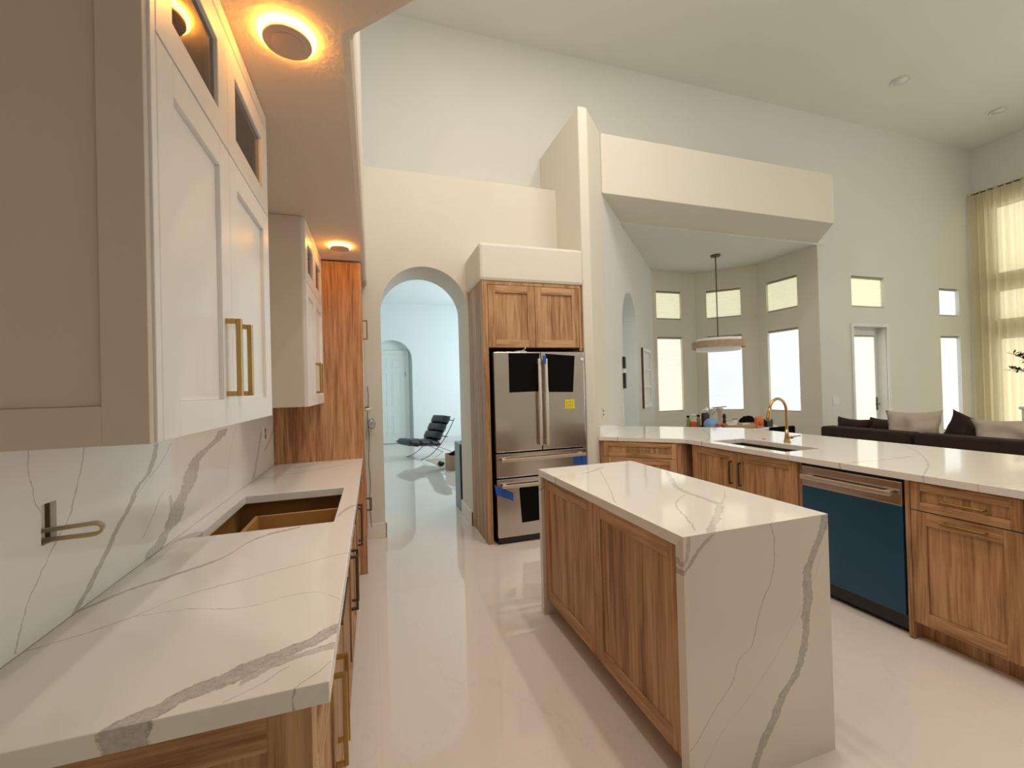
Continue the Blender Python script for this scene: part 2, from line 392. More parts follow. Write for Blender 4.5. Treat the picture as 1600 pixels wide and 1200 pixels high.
    def cushion(s, c, size, rot=Matrix.Identity(3), n=10, puff=.5, mi=0, wr=.0, seed=0, pinch=None):
        sx, sy, sz = [q/2 for q in size]; c = Vector(c); vs_ = []; fs = []; idx = {}
        def P(a, b, top, pinch=.05 if pinch is None else pinch):
            h = (max(0, 1-abs(a)**2.6)*max(0, 1-abs(b)**2.6))**puff
            x, y, z = a*sx, b*sy, (1 if top else -1)*sz*h
            k = noise.noise(Vector((a*2.2+seed, b*2.2, seed*3.1)))*wr
            return c+rot@Vector((x*(1-pinch*(1-abs(b)**2)), y*(1-pinch*(1-abs(a)**2)), z+k))
        for top in (1, 0):
            for i in range(n+1):
                for j in range(n+1):
                    edge = i in (0, n) or j in (0, n)
                    if not top and edge: idx[(0, i, j)] = idx[(1, i, j)]; continue
                    idx[(top, i, j)] = len(vs_); vs_.append(P(-1+2*i/n, -1+2*j/n, top))
        for i in range(n):
            for j in range(n):
                q = [(i, j), (i+1, j), (i+1, j+1), (i, j+1)]
                fs.append([idx[(1, *t)] for t in q]); fs.append([idx[(0, *t)] for t in q[::-1]])
        return s.add(vs_, fs, mi, True)
    def build(s, name, mats, parent=None, bevel=0, loc=None, seg=2):
        if not isinstance(mats, (list, tuple)): mats = [mats]
        if parent is not None: o0 = origin(parent)
        elif loc is not None: o0 = Vector(loc)
        else: o0 = Vector((0, 0, 0))
        me = bpy.data.meshes.new(name); me.from_pydata([tuple(v-o0) for v in s.v], [], s.f)
        for q in mats: me.materials.append(q)
        me.polygons.foreach_set('material_index', s.mi); me.polygons.foreach_set('use_smooth', s.sm); me.update()
        o = bpy.data.objects.new(name, me); COL.objects.link(o)
        if parent is not None: o.parent = parent
        else: o.location = o0
        if bevel:
            b = o.modifiers.new('bevel', 'BEVEL'); b.width = bevel; b.segments = seg; b.limit_method = 'ANGLE'; b.angle_limit = math.radians(40)
            b.harden_normals = False
        return o
    def base(s):   # middle of the footprint, at the lowest point
        xs = [v.x for v in s.v]; ys = [v.y for v in s.v]; zs = [v.z for v in s.v]
        return ((min(xs)+max(xs))/2, (min(ys)+max(ys))/2, min(zs))
    def solo(s, name, mats, label, cat, group=None, bevel=0):
        return tag(s.build(name, mats, None, bevel, s.base()), label, cat, group)
def struct(name, mb, mats, bevel=0):
    return tag(mb.build(name, mats, None, bevel), kind='structure')
Z = Vector((0, 0, 1))
def shaker(O, U, w, h, Nv, t=.02, rail=.062, rec=.008, grain=(0, 1)):
    """frame-and-panel front: O lower corner on the carcass, U along, Nv outward; slots: 0 vertical grain, 1 horizontal grain"""
    O, U, Nv = Vector(O), Vector(U).normalized(), Vector(Nv).normalized(); m_ = MB(); a, b = grain
    m_.ob(O, U*rail, Z*h, Nv*t, a); m_.ob(O+U*(w-rail), U*rail, Z*h, Nv*t, a)
    m_.ob(O+U*rail, U*(w-2*rail), Z*rail, Nv*t, b); m_.ob(O+U*rail+Z*(h-rail), U*(w-2*rail), Z*rail, Nv*t, b)
    m_.ob(O+U*rail+Z*rail, U*(w-2*rail), Z*(h-2*rail), Nv*(t-rec), a)
    return m_
def pull(A, B, Nv, out=.034, r=.006, mat='gold', parent=None, name='handle'):
    A, B, Nv = Vector(A), Vector(B), Vector(Nv).normalized(); D = (B-A).normalized(); S = D.cross(Nv).normalized()
    m_ = MB(); c = A+Nv*(out-2*r)-S*r
    m_.ob(c, B-A, S*2*r, Nv*2*r)
    for q in (A, B-D*2*r): m_.ob(q-S*r, D*2*r, S*2*r, Nv*(out-2*r))
    return m_.build(name, M[mat], parent, .0012, seg=1)
def arc(cx, cy, r, a0, a1, n):
    return [(cx+r*math.cos(a0+(a1-a0)*i/n), cy+r*math.sin(a0+(a1-a0)*i/n)) for i in range(n+1)]
# ================================================================== THE SETTING
GY = 4.88          # face of the tall great room wall
GX = 10.75         # face of the right hand wall
CZ = 5.66          # tall ceiling
LZ = 2.49          # lowered kitchen ceiling
NZ = 3.575         # underside of the plant shelf and nook ceiling
KY = 4.44          # kitchen side of the arch wall
struct('floor', MB().box(-1.2, 11.2, -3.2, 12.6, -.06, 0), M['floor'])
struct('ceiling', MB().box(-.9, 11.0, -3.2, GY+.2, CZ, CZ+.1), M['ceil'])
# arch wall between kitchen and entry hall, with its wide deep arch
def arch_outline(u0, u1, z1, a0, a1, spring, n=20):
    c, r = (a0+a1)/2, (a1-a0)/2
    return [(u0, 0), (a0, 0), (a0, spring)]+[(c+r*math.cos(PI-PI*i/n), spring+r*math.sin(PI*i/n)) for i in range(1, n)]+[(a1, spring), (a1, 0), (u1, 0), (u1, z1), (u0, z1)]
w = MB().ext(arch_outline(-.85, 2.04, 3.685, .088, .978, 2.275, 28), [], KY, KY+.545, lambda a, b, d: (a, d, b))
struct('wall_arch', w, M['wall'])
# tall wall above and behind, floor to ceiling right of the nook
B0, B1, B2, B3 = (5.0, 6.75), (5.98, 6.75), (6.72, 6.01), (6.72, GY+.003)
w = MB()
hol = [(7.46, 8.26, 2.62, 3.14), (9.70, 10.27, 2.53, 3.04), (9.70, 10.27, .45, 2.175)]
w.ext([(-.9, 3.6), (6.728, 3.6), (6.728, 0), (7.46, 0), (7.46, 2.30), (8.26, 2.30), (8.26, 0), (GX+.2, 0), (GX+.2, CZ+.05), (-.9, CZ+.05)], [[(a, c), (b, c), (b, d), (a, d)] for a, b, c, d in hol],
      GY, GY+.2, lambda a, b, d: (a, d, b))
struct('wall_back', w, M['great'])
# pillar with one straight and one 45 degree face; the diagonal wall runs on into the nook with a narrow arch
struct('wall_pillar', MB().prism([(2.032, 3.85), (2.132, 3.85), (2.49, 4.205), (2.49, GY), (2.032, GY)], 0, 4.28), M['wall'], .012)
D45 = Vector((1, 1.013, 0)).normalized(); N45 = Vector((D45.y, -D45.x, 0))
o45 = Vector((2.49, 4.207, 0)); L45 = (Vector((5.0, 6.75, 0))-o45).length
D45 = (Vector((5.0, 6.75, 0))-o45).normalized(); N45 = Vector((D45.y, -D45.x, 0))
s0 = (Vector((3.128, 4.828, 0))-o45).dot(D45); s1 = (Vector((3.85, 5.56, 0))-o45).dot(D45)
w = MB().ext(arch_outline(0, L45, NZ+.03, s0, s1, 2.23, 20), [], 0, .32, lambda a, b, d: tuple(o45+D45*a-N45*d+Z*b))
struct('wall_diagonal', w, M['great'])
struct('trim_1', MB().prism([(2.49, 4.19), (6.12, 4.19), (6.76, GY+.02), (2.49, GY+.02)], NZ+.025, 4.275), M['wall'], .012)
struct('ceiling_nook', MB().prism([(2.4, GY-.01), (6.9, GY-.01), (6.9, 6.2), (6.1, 6.95), (4.4, 6.95)], NZ, NZ+.1), M['ceil'])
# the three sides of the bay
def bay(name, P, Q, holes, mat='nook', th=.14):
    P = Vector((*P, 0)); Q = Vector((*Q, 0)); D = (Q-P).normalized(); Nn = Vector((-D.y, D.x, 0)); L = (Q-P).length
    if Nn.dot(Vector((5.4, 5.4, 0))-P) > 0: Nn = -Nn
    fn = lambda a, b, d: tuple(P+D*a+Nn*d+Z*b)
    w = MB().ext([(0, 0), (L, 0), (L, NZ+.02), (0, NZ+.02)], [[(a, c), (b, c), (b, d), (a, d)] for a, b, c, d in holes], 0, th, fn)
    struct(name, w, M[mat]); return fn, -Nn, D
WU, WL = (2.655, 3.20), (.90, 2.33)
f0 = bay('wall_nook_left', B0, B1, [(.09, .655, *WU), (.09, .655, *WL)])
f1 = bay('wall_nook_centre', B1, B2, [(.20, .78, *WU), (.20, .78, *WL)])
f2 = bay('wall_nook_right', B2, B3, [(.19, .775, *WU), (.19, .775, *WL)])
struct('wall_right_upper', MB().box(GX, GX+.2, -3.2, GY+.1, 4.62, CZ+.05), M['great'])
# right hand wall: tall window wall in three rows
w = MB().ext([(-3.2, 0), (GY+.1, 0), (GY+.1, 4.62), (-3.2, 4.62)],
             [[(a, c), (b, c), (b, d), (a, d)] for a, b in ((3.6, 4.62), (2.3, 3.4), (1.0, 2.1), (-.3, .8), (-1.6, -.5)) for c, d in ((.1, 2.12), (2.42, 2.98), (3.26, 4.5))],
             GX, GX+.2, lambda a, b, d: (d, a, b))
struct('wall_right', w, M['great'])
# kitchen side wall, lowered ceiling with its clipped corner and fascia, room behind the photographer
struct('wall_left', MB().box(-.92, -.735, -3.2, KY+.1, 0, LZ+.1), M['wall'])
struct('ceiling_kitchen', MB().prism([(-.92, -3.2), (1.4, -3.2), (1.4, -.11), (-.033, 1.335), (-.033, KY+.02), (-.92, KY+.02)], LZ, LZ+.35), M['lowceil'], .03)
struct('wall_fascia', MB().prism([(-.12, KY), (-.12, 1.30), (1.3, -.15), (1.3, -3.2), (1.39, -3.2), (1.39, -.12), (-.038, 1.335), (-.038, KY)], LZ+.3, CZ+.02), M['wall'])
struct('wall_rear', MB().box(-.92, GX+.2, -3.3, -3.2, 0, CZ), M['great'])
# soffit over the refrigerator
struct('trim_2', MB().box(.965, 2.034, 3.835, KY+.02, 2.455, 2.815), M['wall'], .03)
# entry hall behind the arch
HY = 11.9
hw = MB().ext(arch_outline(-1.2, 4.3, 3.86, -.04, 1.035, 2.28, 20), [], HY, HY+.26, lambda a, b, d: (a, d, b))
struct('wall_hall_far', hw, M['foyer'])
struct('ceiling_hall', MB().box(-1.2, 4.4, KY+.6, HY+.4, 3.80, 3.9), M['foyer'])
struct('wall_hall_left', MB().box(-1.3, -1.2, KY+.5, HY+.4, 0, 3.9), M['foyer'])
struct('wall_hall_right', MB().ext([(6.95, 0), (HY, 0), (HY, 3.85), (6.95, 3.85)], [[(7.6, .7), (10.8, .7), (10.8, 3.2), (7.6, 3.2)]], 4.2, 4.3, lambda a, b, d: (d, a, b)).box(4.2, 5.2, 6.93, 7.0, 0, 3.8), M['foyer'])  # unseen opening made to hold the added hall light
struct('wall_hall_recess', MB().box(-.3, 1.3, HY+.26, HY+.36, 0, 3.3), M['foyer'])
struct('wall_hall_partition', MB().box(1.40, 2.0, KY+.545, KY+.66, 0, 3.8), M['foyer'])
# baseboards
struct('baseboard_arch_left', MB().box(-.09, .102, KY-.016, KY, 0, .148).box(.088, .104, KY-.016, KY+.55, 0, .148), M['base'], .004)
struct('baseboard_arch_right', MB().box(.960, .978, KY-.016, KY+.55, 0, .148).box(.96, .987, KY-.016, KY, 0, .148), M['base'], .004)
struct('baseboard_hall', MB().box(1.05, 4.2, HY-.015, HY, 0, .14), M['trimw'])
struct('baseboard_back', MB().box(8.34, GX, GY-.015, GY, 0, .14).box(6.72, 7.40, GY-.015, GY, 0, .14), M['trimw'])

# windows: frame and pane; shades are things of their own
WN = [0]
def window(fn, a, b, c, d, nrm, D, depth=.10, pane='sky', frame=.03):
    WN[0] += 1; nm = 'window_%d' % WN[0]
    P = Vector(fn(a, c, depth)); U = D*(b-a); H = Z*(d-c)
    r = bpy.data.objects.new(nm, None); COL.objects.link(r); r.location = P+U*.5; r['kind'] = 'structure'
    fr = MB(); t = nrm*.03
    fr.ob(P, D*frame, H, t); fr.ob(P+U-D*frame, D*frame, H, t); fr.ob(P+D*frame, U-D*2*frame, Z*frame, t); fr.ob(P+D*frame+H-Z*frame, U-D*2*frame, Z*frame, t)
    fr.build('window_frame', M['trimw'], r)
    MB().ob(P+D*frame*.5+Z*frame*.5, U-D*frame, H-Z*frame, nrm*.006).build('window_pane', M[pane], r)
    return r
def shade(fn, a, b, c, d, nrm, D, mat, label, group, depth=.045):
    g = .008; P = Vector(fn(a+g, c+.012, depth)); wd = b-a-2*g; Hh = d-c-.02
    t = thing('cellular_shade', tuple(P+D*wd*.5), label, 'window shade', group)
    f_ = MB(); n = max(6, int(Hh/.022)); pr = [(0 if i % 2 == 0 else .009, i*(Hh-.05)/n+.022) for i in range(n+1)]
    vs_ = []; fs = []
    for o_, z in pr:
        for s_ in (0, 1): vs_.append(P+D*(wd*s_)+nrm*o_+Z*z)
    for o_, z in pr:
        for s_ in (0, 1): vs_.append(P+D*(wd*s_)-nrm*(o_+.004)+Z*z)
    k = 2*(n+1)
    for i in range(n):
        fs.append((2*i, 2*i+1, 2*i+3, 2*i+2)); fs.append((k+2*i, k+2*i+2, k+2*i+3, k+2*i+1))
        fs.append((2*i, 2*i+2, k+2*i+2, k+2*i)); fs.append((2*i+1, k+2*i+1, k+2*i+3, 2*i+3))
    f_.add(vs_, fs).build('fabric', M[mat], t)
    MB().ob(P-nrm*.01, D*wd, Z*.020, nrm*.022).build('bottom_rail', M['rail'], t)
    MB().ob(P-nrm*.02+Z*(Hh-.028), D*wd, Z*.028, nrm*.036).build('headrail', M['rail'], t)
    return t
bl = 'cellular shades in the nook bay'
for (fn, nr, D), (a, b), nmw in ((f0, (.09, .655), 'left'), (f1, (.20, .78), 'centre'), (f2, (.19, .775), 'right')):
    window(fn, a, b, *WU, nr, D); window(fn, a, b, *WL, nr, D)
    dn = {'left': 'ivory', 'centre': 'white', 'right': 'white'}[nmw]
    where = {'left': 'left bay window, nearest the diagonal arch wall', 'centre': 'middle bay window behind the drum pendant', 'right': 'right bay window, nearest the tall great room wall'}[nmw]
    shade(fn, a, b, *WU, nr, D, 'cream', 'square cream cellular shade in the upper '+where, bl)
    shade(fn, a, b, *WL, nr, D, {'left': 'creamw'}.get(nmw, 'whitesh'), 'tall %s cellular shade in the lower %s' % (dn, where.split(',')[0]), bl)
fng = lambda a, b, d: (a, GY+d, b); ng = Vector((0, -1, 0)); Dg = Vector((1, 0, 0)); bg = 'shades on the great room wall'
for k, (a, b, c, d) in enumerate(hol):
    window(fng, a, b, c, d, ng, Dg, .12)
    shade(fng, a, b, c, d, ng, Dg, ('cream', 'whitesh', 'whitesh')[k], ('wide cream cellular shade above the glass patio door', 'small square white cellular shade in the high window beside the curtain', 'tall white cellular shade in the low window between sofa and curtain')[k], bg, .06)
fnr = lambda a, b, d: (GX+d, a, b)
for a, b in ((3.6, 4.62), (2.3, 3.4), (1.0, 2.1), (-.3, .8), (-1.6, -.5)):
    for c, d in ((.1, 2.12), (2.42, 2.98), (3.26, 4.5)): window(fnr, a, b, c, d, Vector((-1, 0, 0)), Vector((0, 1, 0)), .12)

fnq = lambda a, b, d: (a, -3.2-d, b)
window(fnq, 3.5, 7.5, 2.9, 4.5, Vector((0, 1, 0)), Dg, -.001)  # added rear window, out of view, its glowing pane lights the room
m_ = MB()
for cx_, cy_ in FILL_CANS: m_.lathe([(.09, .02), (.10, .018), (.12, .012), (.122, .022)], (cx_, cy_, CZ-.024), 24)  # trim rings dressing the added downlights
struct('trim_4', m_, M['trimw'])

# patio door set deep in the tall wall
d1 = bpy.data.objects.new('door_1', None); COL.objects.link(d1); d1.location = (7.86, GY+.14, 0); d1['kind'] = 'structure'
fr = MB(); x0, x1, y0, zt = 7.46, 8.26, GY+.13, 2.30
fr.box(x0-.05, x0, GY-.018, GY+.005, 0, zt+.05).box(x1, x1+.05, GY-.018, GY+.005, 0, zt+.05).box(x0, x1, GY-.018, GY+.005, zt, zt+.05)
fr.box(x0, x0+.03, y0, y0+.05, 0, zt).box(x1-.03, x1, y0, y0+.05, 0, zt).box(x0+.03, x1-.03, y0, y0+.05, zt-.03, zt)
fr.build('door_frame', M['trimw'], d1)
lf = MB().ext([(x0+.035, .01), (x1-.035, .01), (x1-.035, zt-.035), (x0+.035, zt-.035)], [[(x0+.12, .2), (x1-.12, .2), (x1-.12, zt-.13), (x0+.12, zt-.13)]], y0-.0, y0+.04, lambda a, b, d: (a, d, b))
dl = lf.build('door_leaf', M['trimw'], d1)
MB().box(x0+.115, x1-.115, y0+.018, y0+.026, .19, zt-.12).build('glass_pane', M['sky'], dl)
h = MB().box(x1-.098, x1-.060, y0-.008, y0, .90, 1.12).tube([(x1-.08, y0-.01, 1.0), (x1-.08, y0-.05, 1.0), (x1-.18, y0-.055, 1.0)], .009)
h.build('door_handle', M['chrome'], d1)
fnd = lambda a, b, d: (a, y0-.02+d, b)
shade(fnd, x0+.09, x1-.13, .12, zt-.12, ng, Dg, 'creamw', 'long ivory shade hung on the glass patio door in the tall wall', None, .0)

# six-panel door in the hall recess
d2 = bpy.data.objects.new('door_2', None); COL.objects.link(d2); yy = HY+.22; d2.location = (.42, yy, 0); d2['kind'] = 'structure'
dx0, dx1, dz = .0, .865, 2.46
lf = MB().box(dx0, dx1, yy, yy+.035, .012, dz)
for a, b in ((dx0+.12, .385), (.48, dx1-.12)):
    for c, d in ((.22, .86), (1.02, 1.94), (2.06, 2.32)):
        lf.ext([(a, c), (b, c), (b, d), (a, d)], [[(a+.018, c+.018), (b-.018, c+.018), (b-.018, d-.018), (a+.018, d-.018)]], yy-.006, yy, lambda p, q, r: (p, r, q))
        lf.box(a+.045, b-.045, yy-.008, yy, c+.045, d-.045)
lf.build('door_leaf', M['door'], d2, .002)
MB().box(dx0-.09, dx0, yy-.02, yy+.03, 0, dz+.09).box(dx1, dx1+.09, yy-.02, yy+.03, 0, dz+.09).box(dx0, dx1, yy-.02, yy+.03, dz, dz+.09).build('door_casing', M['door'], d2, .004)
MB().lathe([(.03, 0), (.03, .012), (.012, .02), (.012, .05)], (0, 0, 0), 16).tube([(0, 0, .05), (-.05, 0, .055), (-.11, 0, .05)], .009).build('door_handle', M['chrome'], d2)
hh = bpy.data.objects['door_handle.001']; hh.location = (dx1-.07-.42, -.0, .94); hh.rotation_euler = (PI/2, 0, 0)
MB().box(dx1-.012, dx1-.0, yy-.012, yy-.001, 1.84, 1.96).build('hinge', M['chrome'], d2)

# ================================================================== LEFT RUN
CX0, CXF, CY0, CY1 = -.715, -.088, .858, 3.60
struct('trim_3', MB().ext([(CY0+.03, .92), (CY1, .92), (CY1, LZ), (CY0+.03, LZ)],
        [[(1.243, 1.122), (1.293, 1.122), (1.293, 1.214), (1.243, 1.214)]], -.735, CX0, lambda a, b, d: (d, a, b)), M['splash'])
c = MB().prism([(CX0, CY0), (CXF, CY0), (CXF, CY1), (CX0, CY1)], .88, .92, [[(-.645, 1.90), (-.165, 1.90), (-.165, 2.555), (-.645, 2.555)]])
c.solo('countertop', M['counter'], 'long white veined quartz countertop along the left wall with an empty cooktop cutout', 'countertop', None, .002)
# base cabinets: drawer over two doors, brass and bronze pulls
FX = -.142
def base_unit(y0, y1, label, cooktop=False):
    t = thing('base_cabinet', ((CX0+FX)/2, (y0+y1)/2, 0), label, 'cabinet', 'base cabinets under the left counter')
    b = MB(); g = .018
    if not cooktop: b.box(CX0, FX, y0, y1, .10, .879)
    else:
        b.box(CX0, FX, y0, y0+g, .10, .879).box(CX0, FX, y1-g, y1, .10, .879).box(CX0, CX0+g, y0+g, y1-g, .10, .879).box(CX0+g, FX, y0+g, y1-g, .10, .12)
        b.box(FX-g, FX, y0+g, y1-g, .12, .879)
    b.box(CX0, FX-.05, y0, y1, 0, .10)
    b.build('carcass', M['ply'] if cooktop else M['oak'], t)
    X = Vector((1, 0, 0)); Y = Vector((0, 1, 0)); ym = (y0+y1)/2; e = .002
    d = shaker((FX, y0+e, .725), Y, y1-y0-2*e, .150, X, rail=.045).build('drawer_front', [M['oak'], M['oakh']], t, .0015, seg=1)
    pull((FX+.02, ym-.14, .845), (FX+.02, ym+.14, .845), X, mat='golddark', parent=d)
    for s_, (a, b_) in enumerate(((y0+e, ym-e), (ym+e, y1-e))):
        d = shaker((FX, a, .105), Y, b_-a, .612, X).build('door', [M['oak'], M['oakh']], t, .0015, seg=1)
        yh = (ym-.045) if s_ == 0 else (ym+.045)
        pull((FX+.02, yh, .40), (FX+.02, yh, .66), X, mat='gold' if y0 < 1.5 else 'golddark', parent=d)
    if cooktop:
        b = MB(); zt = .80; b.box(-.55, -.19, 2.36, 2.38, .60, zt).box(-.55, -.53, 1.99, 2.36, .60, zt).box(-.53, -.19, 1.99, 2.01, .60, zt-.09).box(-.21, -.19, 2.01, 2.36, .60, zt).box(-.53, -.21, 2.01, 2.36, .60, .615)
        b = MB().box(-.56, -.185, 2.42, 2.44, .70, .84).box(-.575, -.555, 2.12, 2.44, .70, .84).box(-.555, -.185, 2.12, 2.42, .70, .715)
        b.build('plywood_drawer_box', M['ply'], t)
        MB().box(CX0+g, FX-g, y1-g-.022, y1-g, .55, .879).build('rear_brace', M['ply'], t)
    return t
base_unit(.90, 1.80, 'oak base cabinet at the near end of the left counter, drawer over two doors')
base_unit(1.80, 2.70, 'oak base cabinet under the open cooktop cutout with bare plywood inside', True)
base_unit(2.70, 3.598, 'oak base cabinet at the far end of the left counter beside the tall oak panel')
shaker((FX+.02, .898, 0), (-1, 0, 0), FX+.02-CX0, .879, (0, -1, 0), t=.018, rail=.075).solo('end_panel', [M['oak'], M['oakh']], 'dark oak framed end panel closing the near end of the left base cabinets', 'panel')

# wall cabinets with glass toppers
def wall_cab(y0, y1, label, near_panel):
    UX = -.38; zb, zt = 1.37, LZ-.002; t = thing('wall_cabinet', ((CX0+UX)/2, (y0+y1)/2, zb), label, 'cabinet', 'white wall cabinets')
    b = MB(); g = .018
    b.box(CX0+.001, UX, y0, y0+g, zb, zt).box(CX0+.001, UX, y1-g, y1, zb, zt).box(CX0+.001, UX, y0+g, y1-g, zb, zb+g).box(CX0+.001, UX, y0+g, y1-g, zt-.06, zt).box(CX0+.001, UX, y0+g, y1-g, 2.105, 2.125)
    b.box(CX0+.001, CX0+.012, y0+g, y1-g, zb+g, zt-.06, 1)
    b.build('carcass', [M['white'], M['inner']], t)
    l = MB().box(CX0+.013, UX-.004, y0+g, y0+g+.006, 2.126, zt-.062).box(CX0+.013, UX-.004, y1-g-.006, y1-g, 2.126, zt-.062).box(CX0+.013, UX-.004, y0+g+.006, y1-g-.006, zt-.068, zt-.062)
    l.build('interior_lining', M['inner'], t)
    X = Vector((1, 0, 0)); Y = Vector((0, 1, 0)); ys = y0+.022; ye = y1-.008; ym = ys+(ye-ys)*.475; e = .0018
    MB().box(UX, UX+.02, y0, ys-.003, zb, zt).box(UX, UX+.02, ye+.002, y1, zb, zt).box(UX, UX+.021, ys-.003, ye+.002, 2.442, zt).build('face_filler', M['white'], t, .001, seg=1)
    for k, (a, c_) in enumerate(((ys, ym-e), (ym+e, ye))):
        d = shaker((UX, a, zb), Y, c_-a, 2.112-zb, X, rail=.070, rec=.012, grain=(0, 0)).build('door', M['white'], t, .0015, seg=1)
        yh = ym-.052 if k == 0 else ym+.052
        pull((UX+.02, yh, 1.447), (UX+.02, yh, 1.65), X, out=.036, r=.0065, parent=d)
        fr_ = MB().ext([(a, 2.118), (c_, 2.118), (c_, 2.438), (a, 2.438)], [[(a+.07, 2.188), (c_-.07, 2.188), (c_-.07, 2.368), (a+.07, 2.368)]], UX, UX+.02, lambda p, q, r: (r, p, q))
        gd = fr_.build('glass_door', M['white'], t, .0015, seg=1)
        MB().box(UX+.006, UX+.010, a+.064, c_-.064, 2.182, 2.374).build('pane', M['glass'], gd)
    if near_panel:
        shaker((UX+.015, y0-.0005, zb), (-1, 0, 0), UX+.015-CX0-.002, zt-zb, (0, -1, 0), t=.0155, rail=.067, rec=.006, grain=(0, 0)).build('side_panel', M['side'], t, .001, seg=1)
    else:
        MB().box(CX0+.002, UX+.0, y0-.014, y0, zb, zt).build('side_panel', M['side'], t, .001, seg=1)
    return t
wall_cab(.906, 1.80, 'large white wall cabinet nearest the camera with glass topper doors and framed side', True)
wall_cab(2.76, 3.598, 'smaller looking white wall cabinet further back against the tall oak panel', False)
# wires and boxes in the backsplash
t = thing('cable_loop', (CX0, 1.262, 1.14), 'loop of two flat cables sticking out of the near backsplash outlet hole', 'cable')
def loop(dy, dz, r):
    P = []
    for i in range(25):
        a = -PI/2+PI*i/24
        P.append((CX0+.075+.017*math.cos(a), 1.275+dy+.004*math.cos(a), 1.140+dz+.013*math.sin(a)))
    return [(CX0-.015, 1.262+dy, 1.128+dz)]+P+[(CX0-.015, 1.262+dy, 1.150+dz)]
MB().tube(loop(0, 0, 1), .0034, 8).build('cable', M['cable'], t)
MB().tube(loop(.010, .003, 1), .0026, 8).build('cable', M['cabw'], t)
MB().ext([(1.243, 1.122), (1.293, 1.122), (1.293, 1.214), (1.243, 1.214)], [[(1.246, 1.125), (1.290, 1.125), (1.290, 1.211), (1.246, 1.211)]], -.80, CX0-.012, lambda a, b, d: (d, a, b)).box(-.80, -.797, 1.246, 1.29, 1.125, 1.211).solo('outlet_box', M['golddark'], 'empty dark outlet box recessed in the backsplash behind the cable loop', 'outlet box')
t = thing('wall_outlet', (CX0, 3.315, 1.134), 'small dark power outlet on the backsplash far end near the tall oak panel', 'outlet')
MB().box(CX0, CX0+.006, 3.295, 3.335, 1.134, 1.225).build('cover_plate', M['splash'], t, .001)
for z_ in (1.145, 1.185): MB().box(CX0+.006, CX0+.008, 3.305, 3.325, z_, z_+.03).build('socket', M['black'], t)

# tall oak oven cabinet between counter and arch wall
t = thing('tall_cabinet', (-.4, 4.02, 0), 'tall warm oak oven cabinet between the left counter and the arch wall', 'cabinet')
MB().box(CX0, -.071, 3.602, 3.622, 0, LZ-.012).build('side_panel', M['oakp'], t, .001)
MB().box(CX0, -.10, 3.622, KY-.002, 0, LZ-.012).build('carcass', M['oak'], t)
for z0, z1 in ((.10, .66), (1.92, LZ-.03)):
    d = shaker((-.10, 3.626, z0), (0, 1, 0), .79, z1-z0, (1, 0, 0)).build('door', [M['oak'], M['oakh']], t)
    if z0 > 1: pull((-.08, 4.30, 1.945), (-.08, 4.30, 2.13), (1, 0, 0), parent=d, out=.045)
    else: pull((-.08, 4.25, .33), (-.08, 4.25, .45), (1, 0, 0), parent=d, mat='golddark', out=.045)
t = thing('wall_oven', (-.08, 4.02, .68), 'built-in double oven edge with wrapped knobs in the tall oak cabinet', 'oven')
MB().box(-.0995, -.075, 3.66, 4.40, .68, 1.90).build('oven_front', M['steel'], t, .002)
MB().tube([(-.076, 3.74, 1.30), (-.03, 3.74, 1.30), (-.03, 4.34, 1.30), (-.076, 4.34, 1.30)], .009).build('handle', M['steel2'], t)
for y_, z_, r_ in ((4.32, 1.60, .016), (4.34, 1.50, .020)):
    MB().lathe([(r_*1.0, 0), (r_, .02), (r_*.8, .05)], (0, 0, 0), 20).build('knob', M['steel2'], t)
    k = bpy.data.objects[[o.name for o in t.children if o.name.startswith('knob')][-1]]; k.location = Vector((-.075, y_, z_))-t.location; k.rotation_euler = (0, PI/2, 0)
pts = [(-.05+.006*math.sin(i*1.3), 4.36+.004*math.cos(i*2.1), 1.50-.085*i) for i in range(17)]
MB().tube(pts, .0035, 6).solo('power_cord', M['black'], 'thin black cord hanging down beside the oven against the tall oak cabinet', 'cord')
MB().cushion((-.02, 4.37, 1.135), (.075, .05, .10), n=8, puff=.6, wr=.012).solo('plastic_wrap', M['clear'], 'crumpled clear plastic wrap bulging beside the oven at counter height', 'plastic wrap')

# ring downlights
def ring_light(x, y, label):
    t = thing('ring_downlight', (x, y, LZ-.03), label, 'ceiling light', 'glowing ring downlights in the kitchen ceiling')
    MB().lathe([(.062, 0), (.065, .002), (.065, .009), (.06, .011), (.0, .011)], (x, y, LZ-.0255), 48).lathe([(.0, 0), (.040, 0), (.043, .0015), (.043, .0025)], (x, y, LZ-.028), 40).build('trim_disc', M['puck'], t)
    MB().lathe([(.050, 0), (.073, .0), (.075, .002), (.075, .012), (.050, .013)], (x, y, LZ-.0142), 48).build('led_ring', M['glow'], t)
ring_light(-.212, 1.364, 'large glowing amber ring downlight nearest the camera in the kitchen ceiling')
ring_light(-.200, 3.245, 'small looking glowing amber ring downlight far back by the tall oak panel')
